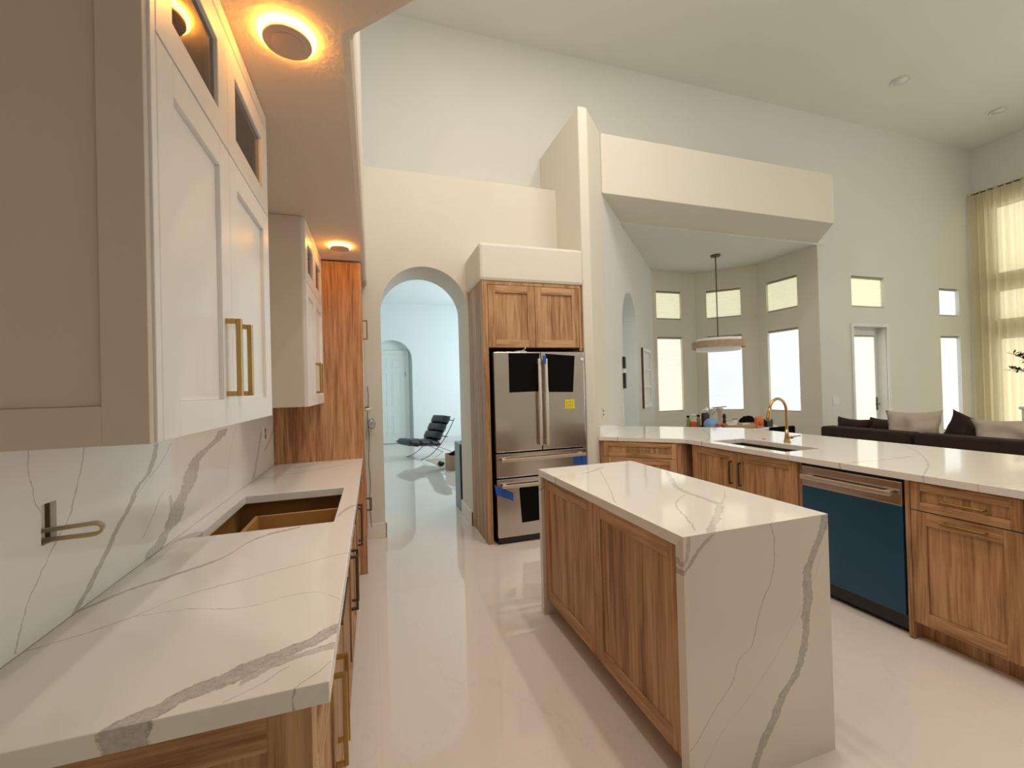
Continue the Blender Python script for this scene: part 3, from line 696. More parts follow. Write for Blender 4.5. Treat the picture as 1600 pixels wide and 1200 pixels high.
# ================================================================== REFRIGERATOR WALL
t = thing('refrigerator_surround', (1.5, 4.1, 0), 'oak surround panel and two-door cabinet framing the steel refrigerator', 'cabinet')
MB().box(.985, 1.035, 3.845, KY-.002, 0, 2.453).build('side_panel', [M['oakg']], t, .001)
MB().box(1.036, 2.03, 3.872, KY-.002, 1.83, 2.453).build('carcass', M['oak'], t)
MB().box(1.036, 2.005, 3.85, 3.8715, 2.425, 2.453).box(1.982, 2.005, 3.85, 3.8715, 1.80, 2.4249).box(.9852, 1.0355, 3.8425, 3.8449, 0, 2.453).build('face_filler', M['oak'], t)
MB().box(1.036, 2.028, 4.40, KY-.001, 0, 1.829).build('back_panel', M['rubber'], t)
for a, b in ((1.042, 1.508), (1.512, 1.978)):
    shaker((a, 3.8715, 1.833), (1, 0, 0), b-a, .588, (0, -1, 0), t=.0215, rail=.072, rec=.012).build('door', [M['oak'], M['oakh']], t, .0015, seg=1)
t = thing('refrigerator', (1.52, 4.08, 0), 'stainless french door refrigerator with black sheets taped on its doors', 'refrigerator')
MB().box(1.062, 1.982, 3.845, 4.39, .02, 1.775).box(1.08, 1.97, 3.85, 4.3, 0, .02).build('body', M['rubber'], t)
FY0, FY1 = 3.775, 3.845
MB().box(1.075, 1.975, FY0+.03, FY1, .012, .062).build('kick_grille', M['black'], t)
X = Vector((1, 0, 0)); Y = Vector((0, 1, 0))
def fpull(A, B, N_, parent, r=.011, out=.05):
    A, B, N_ = Vector(A), Vector(B), Vector(N_); D = (B-A).normalized(); S = D.cross(N_)
    m_ = MB(); m_.ob(A+N_*(out-.016)-S*r*1.3, B-A, S*r*2.6, N_*.016)
    for q in (A+D*.02, B-D*.05): m_.ob(q-S*r, D*.03, S*2*r, N_*(out-.016))
    return m_.build('handle', M['steel2'], parent, .004)
for a, b, hx in ((1.062, 1.520, 1.492), (1.526, 1.984, 1.560)):
    d = MB().box(a, b, FY0, FY1, .852, 1.783).build('door', M['steel'], t, .006)
    fpull((hx, FY0, .90), (hx, FY0, 1.715), (0, -1, 0), d)
for z0, z1, zh in ((.618, .840, .785), (.068, .606, .545)):
    d = MB().box(1.062, 1.984, FY0, FY1, z0, z1).build('drawer', M['steel'], t, .006)
    fpull((1.10, FY0, zh), (1.955, FY0, zh), (0, -1, 0), d)
def flat(name, quad, y, mat, label, cat, group=None, th=.0025):
    m_ = MB(); vs_ = [(x, y, z) for x, z in quad]+[(x, y-th, z) for x, z in quad]
    m_.add(vs_, [(0, 1, 2, 3), (4, 7, 6, 5), (0, 4, 5, 1), (1, 5, 6, 2), (2, 6, 7, 3), (3, 7, 4, 0)])
    return tag(m_.build(name, M[mat], None, 0, m_.base()), label, cat, group)
sg = 'black sheets stuck to the refrigerator'
flat('black_sheet', [(1.205, 1.768), (1.205, 1.404), (1.50, 1.408), (1.515, 1.770)], FY0-.001, 'rubber', 'square black sheet on the left refrigerator door above the handle', 'sheet', sg)
flat('black_sheet', [(1.575, 1.765), (1.60, 1.398), (1.855, 1.390), (1.882, 1.744)], FY0-.001, 'rubber', 'tilted black sheet on the right refrigerator door beside the handle', 'sheet', sg)
flat('black_sheet', [(1.275, .515), (1.295, .188), (1.66, .20), (1.66, .515)], FY0-.001, 'rubber', 'black sheet on the bottom freezer drawer below its pull', 'sheet', sg)
tg = 'blue painter tape on the refrigerator'
flat('painter_tape', [(1.035, .565), (1.052, .470), (1.215, .400), (1.215, .475)], FY0-.002, 'tape', 'bent strip of blue tape at the left edge of the freezer drawer', 'tape', tg)
flat('painter_tape', [(1.845, .755), (1.842, .690), (1.983, .672), (1.983, .760)], FY0-.002, 'tape', 'patch of blue tape at the right end of the upper drawer pull', 'tape', tg)
flat('painter_tape', [(1.528, 1.745), (1.528, 1.655), (1.552, 1.665), (1.558, 1.740)], FY0-.052, 'tape', 'small knot of blue tape between the two refrigerator door pulls', 'tape', tg, .012)
t = thing('sticker', (1.817, FY0, 1.23), 'yellow printed paper sticker on the right refrigerator door', 'sticker')
MB().box(1.767, 1.867, FY0-.003, FY0-.0005, 1.232, 1.318).build('paper', M['note'], t)
m_ = MB()
random.seed(3)
for i in range(6):
    x = 1.778
    while x < 1.852:
        w_ = random.uniform(.005, .016); m_.box(x, min(x+w_, 1.857), FY0-.0036, FY0-.0031, 1.240+i*.0125, 1.2455+i*.0125); x += w_+random.uniform(.004, .012)
m_.build('print', M['ink'], t)
m_ = MB().lathe([(.018, 0), (.018, .006), (.0, .008)], (0, 0, 0), 20); b_ = m_.build('door_badge', M['trimw'], None, 0)
b_.location = (1.958, FY0-.001, 1.705); b_.rotation_euler = (PI/2, 0, 0); tag(b_, 'small round silver badge at the top right corner of the refrigerator door', 'badge')
MB().tube([(1.34, 3.82, 1.792), (1.36, 3.80, 1.798), (1.375, 3.79, 1.812), (1.38, 3.785, 1.828)], .004, 6).tube([(1.29, 3.82, 1.789), (1.33, 3.81, 1.791), (1.40, 3.82, 1.789)], .005, 6).solo('plastic_scrap', M['trimw'], 'little white scrap of plastic sticking up on top of the refrigerator', 'plastic scrap')

# ================================================================== ISLAND
t = thing('kitchen_island', (1.345, 1.9, 0), 'oak kitchen island with a waterfall veined quartz top standing in the middle', 'island')
IX0, IX1, IY0, IY1 = 1.0, 1.69, 1.22, 2.57
MB().ext([(IY0, .92), (IY0+.0395, .8805), (IY1-.0395, .8805), (IY1, .92)], [], IX0, IX1, lambda a, b, d: (d, a, b)).build('countertop', M['island'], t)
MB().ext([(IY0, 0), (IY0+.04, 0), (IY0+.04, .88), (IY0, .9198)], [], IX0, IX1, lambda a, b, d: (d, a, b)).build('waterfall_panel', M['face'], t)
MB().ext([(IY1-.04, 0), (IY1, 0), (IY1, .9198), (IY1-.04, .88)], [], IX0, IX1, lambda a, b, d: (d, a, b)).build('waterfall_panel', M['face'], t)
MB().box(1.042, IX1-.01, IY0+.041, IY1-.041, .10, .879).box(1.10, IX1-.07, IY0+.041, IY1-.041, 0, .10).build('carcass', M['oak'], t)
ym = 1.895
for a, b in ((IY0+.044, ym-.002), (ym+.002, IY1-.044)):
    shaker((1.042, b, .108), (0, -1, 0), b-a, .764, (-1, 0, 0), t=.022, rail=.066).build('door', [M['oak'], M['oakh']], t, .0015, seg=1)

# ================================================================== PENINSULA
W0, F0 = Vector((2.205, 3.905, 0)), Vector((2.79, 3.32, 0))
sink_hole = [(2.895, 2.385), (3.25, 2.385), (3.25, 3.11), (2.895, 3.11)]
k45 = lambda x: x+1.716
outer = [(2.204, k45(2.204)), (2.79, 3.33), (2.79, 1.09), (4.0, 1.09), (4.0, 3.83), (3.05, 4.775)]
MB().prism(outer, .88, .92, [sink_hole]).solo('countertop', M['quartz'], 'white quartz peninsula countertop with the sink, bending back to the diagonal wall', 'countertop', None, .002)
P0 = Vector((2.204, k45(2.204)+.002, .9205)); DD = Vector((1, 1.013, 0)).normalized()
MB().ob(P0, DD*1.17, Vector((DD.y, -DD.x, 0))*.02, Z*.10).solo('splash_strip', M['quartz'], 'low white quartz backsplash strip on the diagonal wall at the peninsula end', 'backsplash')
MB().box(2.79, 4.0, 1.05, 1.0899, 0, .92).solo('waterfall_end', M['quartz'], 'white quartz waterfall panel closing the near right end of the peninsula', 'panel', None, .002)
FXp = 2.832; NX = Vector((-1, 0, 0)); uY = Vector((0, -1, 0))
def front(O, U, w_, h_, Nv, parent, name, hA=None, hB=None, hm='gold', rail=.062, out=.034):
    d = shaker(O, U, w_, h_, Nv, rail=rail).build(name, [M['oak'], M['oakh']], parent, .0015, seg=1)
    if hA is not None: pull(hA, hB, Nv, mat=hm, parent=d, out=out)
    return d
# corner drawer cabinet set at 45 degrees
a45 = Vector((1, -1, 0)).normalized(); n45 = Vector((-1, -1, 0)).normalized()
c0 = Vector((2.222, 3.935, 0)); 
t = thing('base_cabinet', (2.9, 4.0, 0), 'angled oak drawer cabinet where the peninsula meets the diagonal wall', 'cabinet', 'peninsula base cabinets')
len45 = .80
b = MB(); b.prism([tuple((c0+a45*.005)[:2]), tuple((c0+a45*len45)[:2]), (3.30, 3.42), (3.35, 4.2), (2.9, 4.58)], .10, .879)
b.prism([tuple((c0+a45*.02-n45*.06)[:2]), tuple((c0+a45*len45-n45*.06)[:2]), (3.30, 3.45), (3.3, 4.2), (2.9, 4.55)], 0, .10); b.build('carcass', M['oak'], t)
O = c0+a45*.055
for z0, h_ in ((.722, .150), (.43, .288), (.105, .321)):
    zz = z0+h_*.55
    front(O+Z*z0, a45, .695, h_, n45, t, 'drawer', O+a45*.235+n45*.02+Z*zz, O+a45*.455+n45*.02+Z*zz, 'gold', .045 if h_ < .2 else .062)
# sink cabinet
t = thing('sink_cabinet', (3.15, 2.76, 0), 'oak sink cabinet with two doors and bronze pulls under the faucet', 'cabinet', 'peninsula base cabinets')
b = MB(); b.box(FXp, FXp+.02, 2.215, 3.29, .10, .879).box(FXp+.02, 3.40, 2.215, 2.235, .10, .879).box(FXp+.02, 3.40, 3.27, 3.29, .10, .879).box(3.38, 3.40, 2.235, 3.27, .10, .879).box(FXp+.02, 3.38, 2.235, 3.27, .10, .12).box(FXp+.05, 3.4, 2.215, 3.29, 0, .10)
b.build('carcass', M['oak'], t)
for a, b_, s_ in ((3.262, 2.765, 1), (2.761, 2.235, -1)):
    yh = 2.763+.047*s_; front(Vector((FXp, a, .105)), uY, a-b_, .765, NX, t, 'door', Vector((FXp-.02, yh, .605)), Vector((FXp-.02, yh, .795)), 'golddark')
# dishwasher
t = thing('dishwasher', (3.1, 1.905, 0), 'dishwasher with blue protective film on its door between oak cabinets', 'dishwasher')
MB().box(2.85, 3.40, 1.60, 2.21, .10, .875).box(2.87, 3.3, 1.61, 2.2, 0, .10).build('body', M['black'], t)
d = MB().box(2.815, 2.849, 1.612, 2.203, .112, .722).build('door', M['film'], t, .004)
c_ = MB().box(2.815, 2.849, 1.612, 2.203, .7225, .858).build('control_panel', M['steel'], t, .004)
fpull((2.815, 2.185, .79), (2.815, 1.645, .79), (-1, 0, 0), c_, .011, .045)
MB().box(2.84, 2.8499, 1.612, 2.203, .03, .108).build('toe_panel', M['black'], t)
# drawer cabinet at the near right end
t = thing('base_cabinet', (3.15, 1.34, 0), 'oak cabinet with a drawer over a pull-out door at the right edge', 'cabinet', 'peninsula base cabinets')
MB().box(FXp, 3.4, 1.092, 1.575, .10, .879).box(FXp+.055, 3.4, 1.092, 1.575, 0, .10).build('carcass', M['oak'], t)
MB().box(FXp-.02, 3.4, 1.5755, 1.598, 0, .879).build('side_panel', M['oak'], t, .001)
front(Vector((FXp, 1.573, .722)), uY, .435, .150, NX, t, 'drawer', Vector((FXp-.02, 1.43, .790)), Vector((FXp-.02, 1.26, .790)), 'gold', .045)
front(Vector((FXp, 1.573, .102)), uY, .435, .614, NX, t, 'door', Vector((FXp-.02, 1.43, .680)), Vector((FXp-.02, 1.26, .680)), 'gold', .07)
MB().box(FXp-.018, FXp-.0, 1.092, 1.134, .10, .872).build('face_filler', M['oak'], t)
MB().box(3.45, 3.47, 1.092, 3.75, 0, .879).solo('back_panel', M['oak'], 'long oak panel on the living room side below the peninsula overhang', 'panel')
# sink and faucet
t = thing('kitchen_sink', (3.07, 2.75, .69), 'dark undermount sink sunk in the peninsula countertop in front of the faucet', 'sink')
x0, x1, y0, y1, zb, zt = 2.88, 3.265, 2.37, 3.125, .69, .879; e = .012
MB().box(x0, x1, y0, y1, zb, zb+e).box(x0, x0+e, y0, y1, zb+e, zt).box(x1-e, x1, y0, y1, zb+e, zt).box(x0+e, x1-e, y0, y0+e, zb+e, zt).box(x0+e, x1-e, y1-e, y1, zb+e, zt).build('basin', M['sinkm'] if 'sinkm' in M else M['golddark'], t)
MB().lathe([(.045, 0), (.04, .004), (.0, .002)], (3.1, 2.75, zb+e), 24).build('drain', M['chrome'], t)
t = thing('faucet', (3.353, 2.744, .92), 'tall brushed gold gooseneck faucet behind the peninsula sink', 'faucet')
pts = [(3.353, 2.744, 1.0), (3.353, 2.744, 1.08), (3.353, 2.744, 1.17)]
rr = .093; cx = 3.353-rr
for i in range(1, 19):
    a = PI*i/18*.93; pts.append((cx+rr*math.cos(a), 2.744, 1.19+rr*1.12*math.sin(a)))
MB().tube(pts, .0115, 14).build('spout', M['gold'], t)
e0 = Vector(pts[-1]); dr = (e0-Vector(pts[-2])).normalized()
MB().tube([e0-dr*.01, e0+dr*.02, e0+dr*.075, e0+dr*.10, e0+dr*.102], [.0125, .0145, .019, .019, .012], 16).build('spray_head', M['gold'], t)
MB().lathe([(.027, 0), (.027, .008), (.0245, .012), (.017, .06), (.0135, .11)], (3.353, 2.744, .92), 24).build('base', M['gold'], t)
MB().tube([(3.353, 2.744, .962), (3.353, 2.700, .966)], .0125, 14).tube([(3.353, 2.700, .966), (3.37, 2.694, .972), (3.43, 2.685, .978)], [.012, .007, .005], 10).build('lever', M['gold'], t)
t = MB().lathe([(.018, 0), (.018, .006), (.0, .008)], (3.36, 2.98, .92), 20).solo('soap_button', M['gold'], 'small round brass button set in the countertop left of the faucet', 'button')

# ================================================================== DIAGONAL WALL FITTINGS
def on45(s_, z, out=0): return o45+D45*s_+N45*out+Z*z
def plate(sx, sy, z0, w_, h_, name, label, cat, sockets=True):
    s_ = (Vector((sx, sy, 0))-o45).dot(D45); t = thing(name, tuple(on45(s_, z0)), label, cat)
    off = .001
    MB().ob(on45(s_-w_/2, z0, off), D45*w_, Z*h_, N45*.006).build('cover_plate', M['trimw'], t, .001)
    for q in (.22, .58): MB().ob(on45(s_-w_*.22, z0+h_*q, off+.006), D45*w_*.44, Z*h_*.2, N45*.002).build('socket' if sockets else 'rocker', M['black'] if sockets else M['base'], t)
plate(2.34, 4.056, 1.10, .07, .11, 'wall_outlet', 'white power outlet on the diagonal wall above the low splash strip', 'outlet')
plate(3.02, 4.74, 1.07, .09, .14, 'light_switch', 'white double switch plate beside the narrow diagonal arch', 'switch', False)
s_ = (Vector((3.10, 4.82, 0))-o45).dot(D45)
t = thing('wall_display', tuple(on45(s_, 1.45)), 'black wall panel seen edge-on at the narrow arch, white clip between two halves', 'wall panel')
for z0, h_ in ((1.40, .20), (1.66, .15)): MB().ob(on45(s_-.035, z0, .001), D45*.06, Z*h_, N45*.035).build('panel', M['black'], t, .003)
MB().ob(on45(s_-.02, 1.605, .001), D45*.04, Z*.05, N45*.03).build('clip', M['trimw'], t)
sa = (Vector((4.08, 5.79, 0))-o45).dot(D45); sb = (Vector((4.62, 6.33, 0))-o45).dot(D45)
t = thing('wall_frame', tuple(on45((sa+sb)/2, 1.06)), 'tall white three-panel frame with a dark edge on the diagonal wall', 'picture frame')
m_ = MB(); outer_ = [(sa, 1.06), (sb, 1.06), (sb, 2.03), (sa, 2.03)]; hs = [[(sa+.05, c_), (sb-.05, c_), (sb-.05, d_), (sa+.05, d_)] for c_, d_ in ((1.11, 1.385), (1.415, 1.675), (1.705, 1.98))]
fn_ = lambda a, b, d: tuple(on45(a, b, d)); m_.ext(outer_, hs, .005, .035, fn_); m_.build('frame', M['trimw'], t, .002)
MB().ob(on45(sa-.012, 1.06, .002), D45*.0118, Z*.97, N45*.03).build('dark_edge', M['golddark'], t)
for h4 in hs: MB().ob(on45(h4[0][0], h4[0][1], .004), D45*(sb-sa-.10), Z*(h4[2][1]-h4[0][1]), N45*.012).build('panel', M['paper'], t)
MB().box(6.95, 7.09, GY-.007, GY-.0005, 1.035, 1.165).solo('light_switch', M['trimw'], 'square pale switch plate on the tall wall left of the patio door', 'switch', None, .002)
for x, y, lb in ((7.216, 3.983, 'flush round recessed ceiling light, the left of the two above the sofa'), (9.60, 4.0, 'flush round recessed ceiling light near the curtain corner')):
    t = thing('recessed_light', (x, y, CZ-.02), lb, 'ceiling light', 'recessed lights in the tall ceiling')
    MB().lathe([(.085, .012), (.10, .010), (.105, .004), (.105, .02)], (x, y, CZ-.022), 32).build('trim_ring', M['ceil'], t)
    MB().lathe([(.0, .010), (.084, .010), (.084, .018)], (x, y, CZ-.0215), 32).build('lens', M['trimw'], t)

# ================================================================== NOOK
t = thing('pendant_lamp', (5.5, 5.7, 2.0), 'drum pendant lamp with a wood ring hanging from a thin rod in the nook', 'lamp')
MB().lathe([(.0, 0), (.075, .0), (.075, .028), (.0, .03)], (5.5, 5.7, NZ-.029), 28).build('canopy', M['bronze'], t)
MB().tube([(5.5, 5.7, 2.18), (5.5, 5.7, NZ-.02)], .009, 10).build('rod', M['bronze'], t)
m_ = MB(); n = 48; vs_ = []
for r_, z_ in ((.41, 2.015), (.41, 2.125), (.402, 2.125), (.402, 2.015)):
    for k in range(n): vs_.append((5.5+r_*math.cos(2*PI*k/n), 5.7+r_*math.sin(2*PI*k/n), z_))
fs = [(i*n+k, i*n+(k+1) % n, ((i+1) % 4)*n+(k+1) % n, ((i+1) % 4)*n+k) for i in range(4) for k in range(n)]
m_.add(vs_, fs, 0, False).build('wood_ring', M['drum'], t)
MB().lathe([(.0, 0), (.335, 0), (.34, .005), (.34, .195), (.335, .20), (.0, .20)], (5.5, 5.7, 1.972), 48).build('shade', M['opal'], t)

# table, chairs and groceries
TX, TY, TZ = 5.35, 5.35, .76
t = thing('dining_table', (TX, TY, 0), 'dark round dining table in the nook, mostly hidden behind the peninsula', 'table')
MB().lathe([(.0, -.035), (.62, -.035), (.65, -.02), (.65, 0), (.0, 0)], (TX, TY, TZ), 48).build('tabletop', M['paper'], t)
MB().lathe([(.32, 0), (.32, .03), (.08, .06), (.06, .3), (.08, .72), (.0, .72)], (TX, TY, 0), 28).build('pedestal', M['rubber'], t)
def chair(x, y, rz, label):
    t = thing('dining_chair', (x, y, 0), label, 'chair', 'black dining chairs in the nook'); R_ = Matrix.Rotation(rz, 3, 'Z'); c = Vector((x, y, 0))
    def T(mb): mb.v = [c+R_@(v-c) for v in mb.v]; return mb
    T(MB().cushion((x, y, .45), (.46, .46, .09), n=8)).build('seat', M['leather'], t)
    T(MB().box(x-.22, x+.22, y+.19, y+.23, .52, .83)).build('backrest', M['rubber'], t, .018)
    for a in (-1, 1):
        for b in (-1, 1): T(MB().tube([(x+a*.17, y+b*.17, .44), (x+a*.21, y+b*.21, 0)], [.015, .011], 8)).build('leg', M['black'], t)
chair(5.22, 4.55, PI, 'black upholstered dining chair at the right of the nook table beside the faucet')
# where an item stands: pixel column of the photograph at the table
def col(px, y):
    k = (px-800)/F_PX; d = rgt*k+fwd; return d.x/d.y*y
def at(px, y): return (col(px, y), y, TZ)
y1_ = 5.25
c = at(1092, 5.15); t = thing('tray', c, 'low black tray holding the jars at the left side of the nook table', 'tray')
MB().lathe([(.0, 0), (.17, 0), (.20, .045), (.192, .045), (.165, .01), (.0, .01)], c, 32).build('dish', M['rubber'], t)
def jar(px, y, r_, h_, mat, cap, label, kind='jar', z=.012):
    c = Vector(at(px, y))+Z*z; t = thing(kind, tuple(c), label, kind, 'jars and bottles on the nook table')
    MB().lathe([(.0, 0), (r_, 0), (r_*1.04, h_*.1), (r_*1.04, h_*.62), (r_*.62, h_*.82), (r_*.6, h_*.88), (.0, h_*.88)], c, 20).build('glass_body', M[mat], t)
    MB().lathe([(.0, 0), (r_*.72, 0), (r_*.72, h_*.13), (.0, h_*.13)], tuple(c+Z*h_*.875), 20).build('cap', M[cap], t)
    if mat == 'amber': MB().lathe([(r_*1.05, h_*.15), (r_*1.07, h_*.16), (r_*1.07, h_*.5), (r_*1.05, h_*.52)], c, 20).build('label_band', M['redp' if px > 1081 else 'paper'], t)
jar(1073.5, 5.12, .026, .20, 'greenj', 'rubber', 'slim olive jar with a black lid at the left end of the black tray', 'bottle')
jar(1082, 5.06, .042, .225, 'amber', 'trimw', 'pale amber jar with a white lid in the middle of the black tray')
jar(1089.5, 5.14, .028, .20, 'greenj', 'rubber', 'dark green bottle with a black lid on the black tray beside the plum bag', 'bottle')
c = Vector(at(1100.5, 5.10)); t = thing('coffee_bag', tuple(c), 'dark plum bag with a pale top standing behind the blue bread bag', 'bag')
MB().box(c.x-.055, c.x+.055, c.y-.03, c.y+.03, .774, 1.0).build('bag_body', M['purple'], t, .014)
MB().box(c.x-.042, c.x+.042, c.y-.02, c.y+.02, 1.0, 1.055).build('bag_top', M['trimw'], t, .012)
MB().box(c.x-.035, c.x+.035, c.y-.022, c.y+.022, 1.03, 1.042).build('clip', M['black'], t, .001)
m_ = MB()
m_.tube([(c.x-.020+.03*i*.5, c.y-.033, .86+.02*math.sin(i*2.2)) for i in range(5)], .004, 6); m_.tube([(c.x-.012+.02*i*.5, c.y-.033, .82+.012*math.sin(i*2.6+1)) for i in range(5)], .003, 6); m_.build('print', M['paper'], t)
c = Vector(at(1110, 4.95)); t = thing('bread_bag', tuple(c), 'blue printed bread bag with its clear neck tied up on the nook table', 'bag')
MB().cushion((c.x, c.y, .84), (.20, .14, .19), n=10, puff=.45, wr=.01, seed=2).build('bag_body', M['bluebag'], t)
m_ = MB(); n = 18; prof = [(.03, .92), (.012, .95), (.014, .965), (.045, 1.0), (.070, 1.04), (.085, 1.08)]; vs_ = []
for i, (r_, z_) in enumerate(prof):
    for k in range(n): a = 2*PI*k/n; q = r_*(1+.28*math.sin(a*5+i)*(i > 2)); vs_.append((c.x-.01+q*math.cos(a), c.y+q*math.sin(a)*.6, z_+.012*math.sin(a*4)*(i > 3)))
m_.add(vs_, [(i*n+k, i*n+(k+1) % n, (i+1)*n+(k+1) % n, (i+1)*n+k) for i in range(len(prof)-1) for k in range(n)], 0, True).build('bag_neck', M['clear'], t)
MB().cushion((c.x+.04, c.y-.069, .835), (.07, .012, .06), n=6).build('printed_patch', M['redp'], t)
c = Vector(at(1123.5, 5.3)); t = thing('pedestal_stand', tuple(c), 'pinkish wooden pedestal with a thin flat bar on top, behind the bread bag', 'stand')
MB().lathe([(.0, 0), (.05, 0), (.05, .012), (.03, .03), (.034, .20), (.045, .25), (.05, .285), (.0, .285)], c, 20).build('pedestal', M['pinkw'], t)
MB().ob(c+Vector((-.14, -.02, .287)), Vector((.26, 0, .012)), Vector((0, .04, 0)), Z*.012).build('bar', M['bronze'], t, .002)
c = Vector(at(1130, 5.12)); MB().lathe([(.0, 0), (.032, 0), (.034, .02), (.022, .07), (.026, .10), (.018, .125), (.018, .14), (.028, .165), (.022, .195), (.008, .21), (.0, .215)], c, 24).solo('pepper_mill', M['black'], 'black turned pepper mill on the nook table right of the pinkish stand', 'pepper mill')
c = Vector(at(1157, 4.97)); t = thing('serving_tray', tuple(c), 'shallow tan wooden oval tray full of packets on the nook table', 'tray')
m_ = MB().lathe([(.0, .0), (.27, .0), (.33, .062), (.318, .062), (.262, .012), (.0, .012)], (c.x, c.y, 0), 40); m_.v = [Vector((v.x, c.y+(v.y-c.y)*.5, v.z+TZ)) for v in m_.v]; m_.build('tray_body', M['trayw'], t)
items = [('packet', 1128, 5.02, (.12, .05, .05), 'redp', 'flat red packet at the left end of the wooden tray'), ('packet', 1141, 4.97, (.13, .06, .035), 'paper', 'crumpled white packet in the wooden tray right of the red one'), ('packet', 1163, 4.93, (.15, .06, .03), 'paper', 'wide white paper packet in the middle of the wooden tray')]
for nm, px, y, sz, mt, lb in items:
    c = Vector(at(px, y)); MB().cushion((c.x, c.y, TZ+.055), sz, n=8, wr=.012, seed=px).solo(nm, M[mt], lb, 'packet', 'packets in the wooden tray')
c = Vector(at(1146.5, 5.12)); t = thing('cup', (c.x, c.y, TZ), 'small white cup with a dark lid behind the wooden tray', 'cup')
MB().lathe([(.0, 0), (.026, 0), (.034, .115), (.0, .115)], c, 20).build('cup_body', M['paper'], t); MB().lathe([(.0, 0), (.036, 0), (.03, .014), (.0, .014)], tuple(c+Z*.1152), 20).build('lid', M['greenj'], t)
c = Vector(at(1166, 5.15)); MB().cushion((c.x, c.y, TZ+.075), (.26, .10, .12), n=12, puff=.35, wr=.05, seed=5).solo('pouch', M['rubber'], 'lumpy black pouch lying behind the wooden tray on the nook table', 'pouch')
c = Vector(at(1184, 4.83)); t = thing('snack_bag', tuple(c), 'shiny orange and red snack bag at the right end of the wooden tray', 'bag')
MB().box(c.x-.06, c.x+.06, c.y-.028, c.y+.028, TZ+.012, TZ+.15).box(c.x-.066, c.x+.066, c.y-.006, c.y+.006, TZ+.145, TZ+.175).build('bag_body', M['orange'], t, .012)
MB().cushion((c.x, c.y-.036, TZ+.07), (.09, .012, .07), n=6).build('red_band', M['redp'], t)
c = Vector(at(1197, 4.9)); MB().box(c.x-.06, c.x+.06, c.y-.05, c.y+.05, TZ, TZ+.115).solo('black_box', M['black'], 'small black box right of the orange snack bag on the nook table', 'box', None, .01)

# ================================================================== GREAT ROOM
t = thing('sofa', (5.95, 2.7, 0), 'long dark brown sofa seen from behind beyond the peninsula', 'sofa')
m_ = MB()
for a, b in ((3.03, 4.0), (2.14, 3.01), (1.2, 2.12)):
    MB().box(5.45, 5.66, a+.004, b-.004, .08, .85).build('back_section', M['sofa'], t, .03, seg=3)
    MB().cushion((6.15, (a+b)/2, .46), (.96, b-a-.004, .18), n=8, puff=.3).build('seat_cushion', M['sofa'], t)
MB().box(5.50, 6.52, 1.22, 3.98, .06, .36).build('frame', M['sofa'], t, .02)
MB().box(5.47, 6.55, 4.0, 4.16, .06, .62).build('armrest', M['sofa'], t, .03)
for x_, y_ in ((5.55, 1.3), (5.55, 4.1), (6.45, 1.3), (6.45, 4.1)): MB().lathe([(.02, 0), (.028, .065)], (x_, y_, 0), 12).build('leg', M['black'], t)
def pillow(x, y, z, w_, h_, mat, tilt, roll_, label, group, seed):
    R_ = Matrix.Rotation(roll_, 3, 'X') @ Matrix.Rotation(tilt, 3, 'Y')
    MB().cushion((x, y, z), (.20, w_, h_), R_ @ Matrix.Identity(3), 12, .5, 0, .02, seed).solo('pillow', M[mat], label, 'pillow', group)
# cushions are thin along x
def pil(x, y, z, w_, h_, mat, tilt, label, group, seed, roll_=0):
    base = Matrix(((0, 0, 1), (1, 0, 0), (0, 1, 0)))     # local x -> width(y), local y -> height(z), local z -> thickness(x)
    R_ = Matrix.Rotation(tilt, 3, 'Y') @ Matrix.Rotation(roll_, 3, 'X') @ base
    MB().cushion((x, y, z), (w_, h_, .19), R_, 14, .62, 0, .05, seed, .12).solo('pillow', M[mat], label, 'pillow', group)
sb_ = 'brown cushions on the sofa'; se_ = 'beige pillows on the sofa'
pil(5.88, 3.88, .745, .42, .40, 'sofa', .12, 'dark brown cushion at the far left end of the sofa back', sb_, 1, .03)
pil(5.90, 3.54, .755, .34, .42, 'sofa', .12, 'dark brown cushion just left of the first beige pillow on the sofa', sb_, 8)
pil(5.86, 3.23, .80, .56, .54, 'beige', .10, 'plain beige pillow left of the pointed brown one on the sofa', se_, 2, -.04)
pil(6.04, 2.84, .80, .44, .44, 'sofa', .10, 'pointed dark brown pillow tilted between the two beige pillows', sb_, 3, .38)
pil(5.86, 2.46, .78, .52, .48, 'beige', .10, 'embossed beige pillow at the right of the pointed brown pillow', se_, 4, -.06)
pil(5.88, 1.94, .75, .42, .38, 'sofa', .12, 'dark brown cushion right of the embossed beige pillow', sb_, 6)

# curtain on a rod
t = thing('curtain', (10.60, 3.2, 0), 'floor length sheer yellow curtain over the tall window wall', 'curtain')
n = 700; rows = [0.02, .6, 1.4, 2.2, 3.0, 3.8, 4.4, 4.70, 4.76, 4.80]; vs_ = []; rnd = random.Random(5)
ph = [rnd.uniform(0, 6.28) for _ in range(6)]
for z_ in rows:
    top = max(0, (z_-4.3)/.5)
    for i in range(n+1):
        y = 4.84-3.5*i/n; a = y*2*PI
        f_ = math.sin(a/.115+ph[0]+1.2*math.sin(a*.31+ph[1]))*(.035-.012*top)+math.sin(a/.047+ph[2])*.008*(1+top)+math.sin(a/.42+ph[3]+z_*.15)*.014
        vs_.append((10.60+f_, y, z_))
fs = [(j*(n+1)+i, j*(n+1)+i+1, (j+1)*(n+1)+i+1, (j+1)*(n+1)+i) for j in range(len(rows)-1) for i in range(n)]
MB().add(vs_, fs, 0, True).build('drape', M['sheer'], t)
MB().tube([(10.60, 4.86, 4.775), (10.60, 1.2, 4.775)], .012, 10).build('rod', M['bronze'], t)
t = thing('chest_of_drawers', (8.55, 3.3, 0), 'pale grey chest at the right edge behind the sofa', 'chest')
